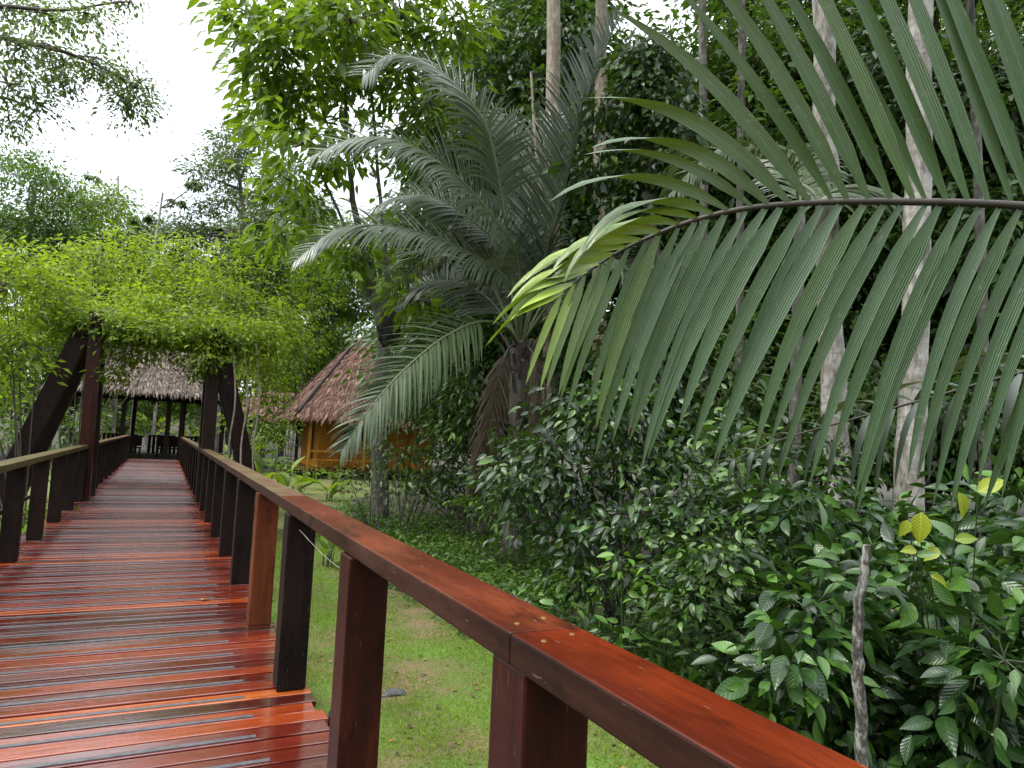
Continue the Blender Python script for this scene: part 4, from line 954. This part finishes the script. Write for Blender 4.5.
# dark middle ground: between hut and central palm
MG = 'dark shrubs around the foot of the central palm'
for px, d, lst, lab, mt, lf in (
    (400, 16.5, [(395, 420, 20, 22, 8, 0), (420, 400, 24, 26, 10, 0), (448, 388, 26, 26, 10, 0), (410, 455, 24, 22, 9, 0), (440, 440, 26, 26, 10, 0), (425, 480, 28, 18, 9, 0), (462, 420, 20, 28, 8, 0)], 'dark shrub between the drooping pale frond and the palm trunk', 'jungle2', .15),
    (470, 16, [(470, 380, 26, 22, 10, 0), (485, 420, 22, 26, 9, 0), (478, 465, 24, 24, 9, 0), (500, 370, 20, 20, 7, 0), (465, 440, 22, 24, 9, .6), (455, 475, 24, 20, 9, .6), (500, 450, 20, 26, 8, .4)], 'dark shrub left of the hanging dead frond', 'jungle', .15),
    (515, 12.8, [(505, 470, 26, 22, 9, 0), (530, 450, 24, 24, 9, 0), (520, 500, 30, 20, 9, 0), (545, 480, 26, 22, 9, 0), (490, 505, 24, 14, 7, 0)], 'dark shrub hiding the foot of the central palm', 'jungle2', .13),
    (545, 15.5, [(548, 360, 28, 26, 10, 0), (565, 320, 28, 24, 10, 0), (550, 410, 26, 26, 10, 0), (585, 360, 24, 30, 10, 0), (600, 310, 22, 26, 8, 0)], 'dark shrub right of the palm trunk', 'jungle', .17),
    (450, 21, [(430, 470, 26, 18, 9, 0), (462, 478, 26, 18, 9, 0), (445, 500, 30, 12, 9, 0), (490, 490, 26, 16, 9, 0), (410, 490, 24, 14, 8, 0), (470, 505, 26, 10, 7, 0)], 'low shrub in the shade behind the palm trunk', 'jungle2', .15),
    (372, 15.5, [(372, 470, 18, 20, 7, 0), (352, 486, 18, 12, 6, 0), (390, 492, 22, 14, 7, 0), (374, 445, 10, 18, 4, 0)], 'dry tangled shrub round the foot of the forked tree', 'grey', .10),
    (620, 14, [(615, 400, 26, 30, 10, 0), (640, 370, 26, 28, 10, 0), (660, 410, 26, 30, 10, 0), (640, 440, 30, 24, 10, 0), (690, 380, 26, 30, 10, 0)], 'dark shrub under the vine-draped tree', 'jungle', .17),
    (720, 12, [(720, 400, 34, 34, 12, 0), (760, 380, 34, 34, 12, 0), (740, 440, 34, 24, 10, 0), (790, 420, 34, 30, 10, 0), (705, 340, 26, 34, 8, 0)], 'dark shrub behind the hanging leaflets of the huge frond', 'jungle', .16),
    (850, 11, [(840, 420, 34, 34, 12, 0), (880, 390, 34, 34, 12, 0), (870, 450, 36, 26, 10, 0), (930, 420, 40, 34, 12, 0), (980, 390, 40, 40, 12, 0), (1020, 430, 40, 40, 12, 0)], 'dark shrub at the foot of the pale trunks', 'jungle', .15)):
    shrub('dark_shrub', lab, gp(px, d), pxc(lst, d, .35), 22, lf, mt, MG, T8, spread=.22, tone=(.4, .25), droop=.4)
bladeplant('broad_bladed_plant', 'upright broad-bladed plant poking above the railing beside the lawn', gp(328, 12.5), 9, .5, .3, 'fresh', None, h=.5)

# near undergrowth along the right side: glossy bush, then broad-leaved plants
NG = 'glossy undergrowth plants along the lawn edge'
shrub('glossy_bush', 'large glossy small-leaved bush right of the dead frond, behind the railing', gp(610, 8.6), pxc(
    [(545, 440, 34, 26, 14, 0), (590, 420, 36, 26, 16, 0), (635, 418, 34, 26, 15, 0), (520, 480, 34, 28, 14, 0), (566, 480, 40, 32, 18, -.3), (620, 470, 40, 34, 18, -.3), (670, 460, 34, 30, 14, 0), (530, 525, 30, 26, 11, -.2), (580, 535, 40, 32, 16, -.5), (640, 520, 40, 36, 17, -.5), (690, 505, 34, 32, 13, -.2), (600, 580, 40, 24, 12, -.6), (660, 575, 40, 28, 14, -.7), (560, 400, 20, 14, 5, 0), (610, 395, 24, 12, 6, 0)], 8.2, .45), 20, .112, 'glossy', NG, TB, spread=.16, tone=(.42, .28), droop=.5, aspect=.42, shell=.7, up=.7)
def broad(px, d, lst, label, mat='broad', leaf=.172, per=11, T=TB, sp=.17, tone=(.50, .30), nf=1.):
    shrub('understory_plant', label, gp(px, d), pxc(lst, d, .35, nf), per, leaf, mat, NG, T, spread=sp, tone=tone, droop=.2, aspect=.44, flat=.7, smat='stem', shell=.65, up=.75)
broad(735, 6.6, [(700, 520, 40, 36, 20, 0), (745, 505, 40, 34, 20, 0), (720, 560, 40, 36, 20, -.2), (775, 540, 40, 36, 20, 0), (695, 600, 36, 30, 14, -.3), (750, 600, 44, 36, 20, -.3), (790, 590, 34, 36, 14, -.2), (760, 650, 44, 30, 14, -.5)], 'narrow-leaved dark plant with drooping twigs in the middle of the right undergrowth', 'glossy', .095, 22, sp=.15)
broad(840, 5.2, [(810, 610, 44, 40, 16, 0), (850, 580, 44, 40, 16, 0), (830, 660, 46, 40, 16, -.1), (790, 660, 40, 34, 11, -.1), (880, 640, 44, 44, 16, 0), (840, 720, 50, 40, 14, -.2), (890, 710, 46, 44, 14, -.1)], 'broad-leaved plant around the thin lichen-covered stem')
broad(960, 4.6, [(930, 610, 50, 44, 14, 0), (985, 590, 50, 46, 14, 0), (950, 670, 54, 46, 15, 0), (1005, 660, 50, 50, 14, 0), (930, 735, 54, 44, 13, 0), (990, 740, 54, 50, 13, 0), (1060, 620, 60, 60, 14, 0), (1060, 720, 60, 60, 14, 0)], 'largest-leaved plant in the lower right corner', 'broad', .18, 10)
broad(900, 6.4, [(830, 520, 44, 30, 16, 0), (880, 520, 44, 32, 16, 0), (930, 545, 44, 34, 16, 0), (985, 520, 48, 36, 16, 0), (1030, 520, 48, 44, 14, 0), (860, 555, 40, 30, 12, 0), (960, 570, 40, 30, 12, 0), (800, 500, 40, 28, 12, .3)], 'dense plant just below the tips of the huge frond', 'broad', .16, 11)
broad(690, 8.5, [(640, 455, 34, 24, 12, 0), (690, 445, 40, 28, 14, 0), (735, 450, 40, 28, 14, 0), (780, 455, 40, 28, 13, 0), (830, 470, 40, 26, 12, 0)], 'dark leafy plant behind the glossy bush under the frond tips', 'glossy', .15, 13)
broad(640, 6.9, [(618, 592, 10, 16, 3, 0), (650, 568, 10, 16, 3, 0), (622, 560, 8, 10, 2, 0)], 'sapling with lime-green new leaves in front of the glossy bush', 'lime', .12, 6, sp=.10)
broad(560, 7.2, [(520, 605, 26, 16, 8, 0), (560, 618, 28, 16, 8, 0), (600, 632, 28, 16, 8, -.3), (640, 648, 30, 18, 8, -.5), (690, 672, 34, 20, 8, -.9)], 'low broad-leaved fringe plant along the edge of the lawn', 'broad', .13, 8)
broad(1130, 4.4, [(1100, 560, 60, 60, 14, 0), (1150, 640, 70, 60, 14, 0), (1180, 540, 70, 60, 14, 0)], 'broad-leaved plant just beyond the right edge', 'broad', .2)
broad(880, 4.3, [(850, 770, 40, 22, 6, 0), (910, 775, 44, 26, 7, 0), (800, 735, 30, 18, 5, .3)], 'low broad-leaved plant against the railing in the lower right', 'lime', .14, 7, tone=(.15, .15))
# yellowing leaves
t = thing('yellow_leaved_plant', 'thin plant with big yellow veined leaves below the frond tips at right', 'plant', gp(935, 5.0)); l, s_ = Acc(), Acc(); b = gp(935, 5.0)
for px, py, ln, dx, dz in ((921, 512, .20, -.2, -1), (908, 520, .12, -.5, -.8), (958, 492, .17, .2, -.9), (978, 492, .18, .8, .6), (938, 548, .13, -.6, -.3), (955, 540, .13, .7, .2), (930, 575, .12, .5, -.3), (916, 550, .11, -.8, .1)):
    p = at(px, py, 4.5); s_ = Acc(); s_.tube(spline([b, (b+p)/2+rng.normal(0, .05, 3), p], 8), np.linspace(.008, .004, 8), 5); l = Acc()
    l.add(*leaves(TB, p[None], (RGT*dx+UPV*dz+BK*.3)[None], (BK*.8+UPV*.6+RGT*rng.normal(0, .2))[None], np.array([ln]), ln*.6, rng.uniform(.05, .6), .3))
    k = s_.build('stalk', M['stem'], t, b); l.build('blade', M['yellow'], k, b)
# scattered yellow leaves on other plants stay part of a small creeper
# thin lichen stem
b = gp(862, 4.1); a = Acc(); pts = spline([b, at(860, 700, 4.1), at(858, 640, 4.1), at(862, 590, 4.1), at(866, 545, 4.1)], 20); pts[1:-1] += rng.normal(0, .006, (18, 3))
a.tube(pts, np.linspace(.036, .024, 20), 10); o = a.build('dead_stem', M['barklichen'], origin=b); o.location = Vector(b); tag(o, 'thin broken stem blotched with white lichen in the right undergrowth', 'stem')
# ground cover
a = Acc(); cl = [(gp(px, d)+np.array([0, 0, .12]), np.array([.65, .65, .16]), 20) for px, d in ((400, 12.5), (425, 12), (450, 11.5), (475, 11), (430, 10.6), (455, 10.2), (480, 9.8), (410, 13.5), (500, 9.6), (385, 14.2), (445, 13), (480, 12), (510, 10.8), (520, 8.8), (495, 8.9), (360, 15), (345, 16.5), (365, 17), (385, 17), (405, 16), (425, 15.5), (445, 15), (350, 19), (370, 19.5), (395, 19), (420, 18), (440, 18), (460, 14), (470, 15.5), (345, 22), (365, 22), (385, 22), (410, 21), (430, 13.5), (400, 14.5), (455, 17), (480, 13.5), (495, 12.5))]
cloud(a, cl, 22, .085, spread=.15, T=T8, tone=(.45, .25), flat=.5, droop=.1); o = a.build('ground_cover', M['jungle2']); tag(o, 'low ferny ground cover between the lawn and the palm', 'ground cover', kind='stuff')
a = Acc(); cl = [(gp(px, d)+np.array([0, 0, .09]), np.array([.8, .8, .12]), 14) for px, d in [(rng.uniform(370, 1150), rng.uniform(4.2, 20)) for _ in range(560)] if not inside(*[np.array([v]) for v in gp(px, d)[:2]], lawn_pts)[0]]
cloud(a, cl, 14, .11, spread=.22, T=T8, tone=(.3, .25), flat=.4, droop=.1, keep=lambda p: ~inside(p[:, 0], p[:, 1], lawn_pts)); o = a.build('undergrowth', M['jungle2']); tag(o, 'dark low undergrowth on the forest floor', 'undergrowth', kind='stuff')
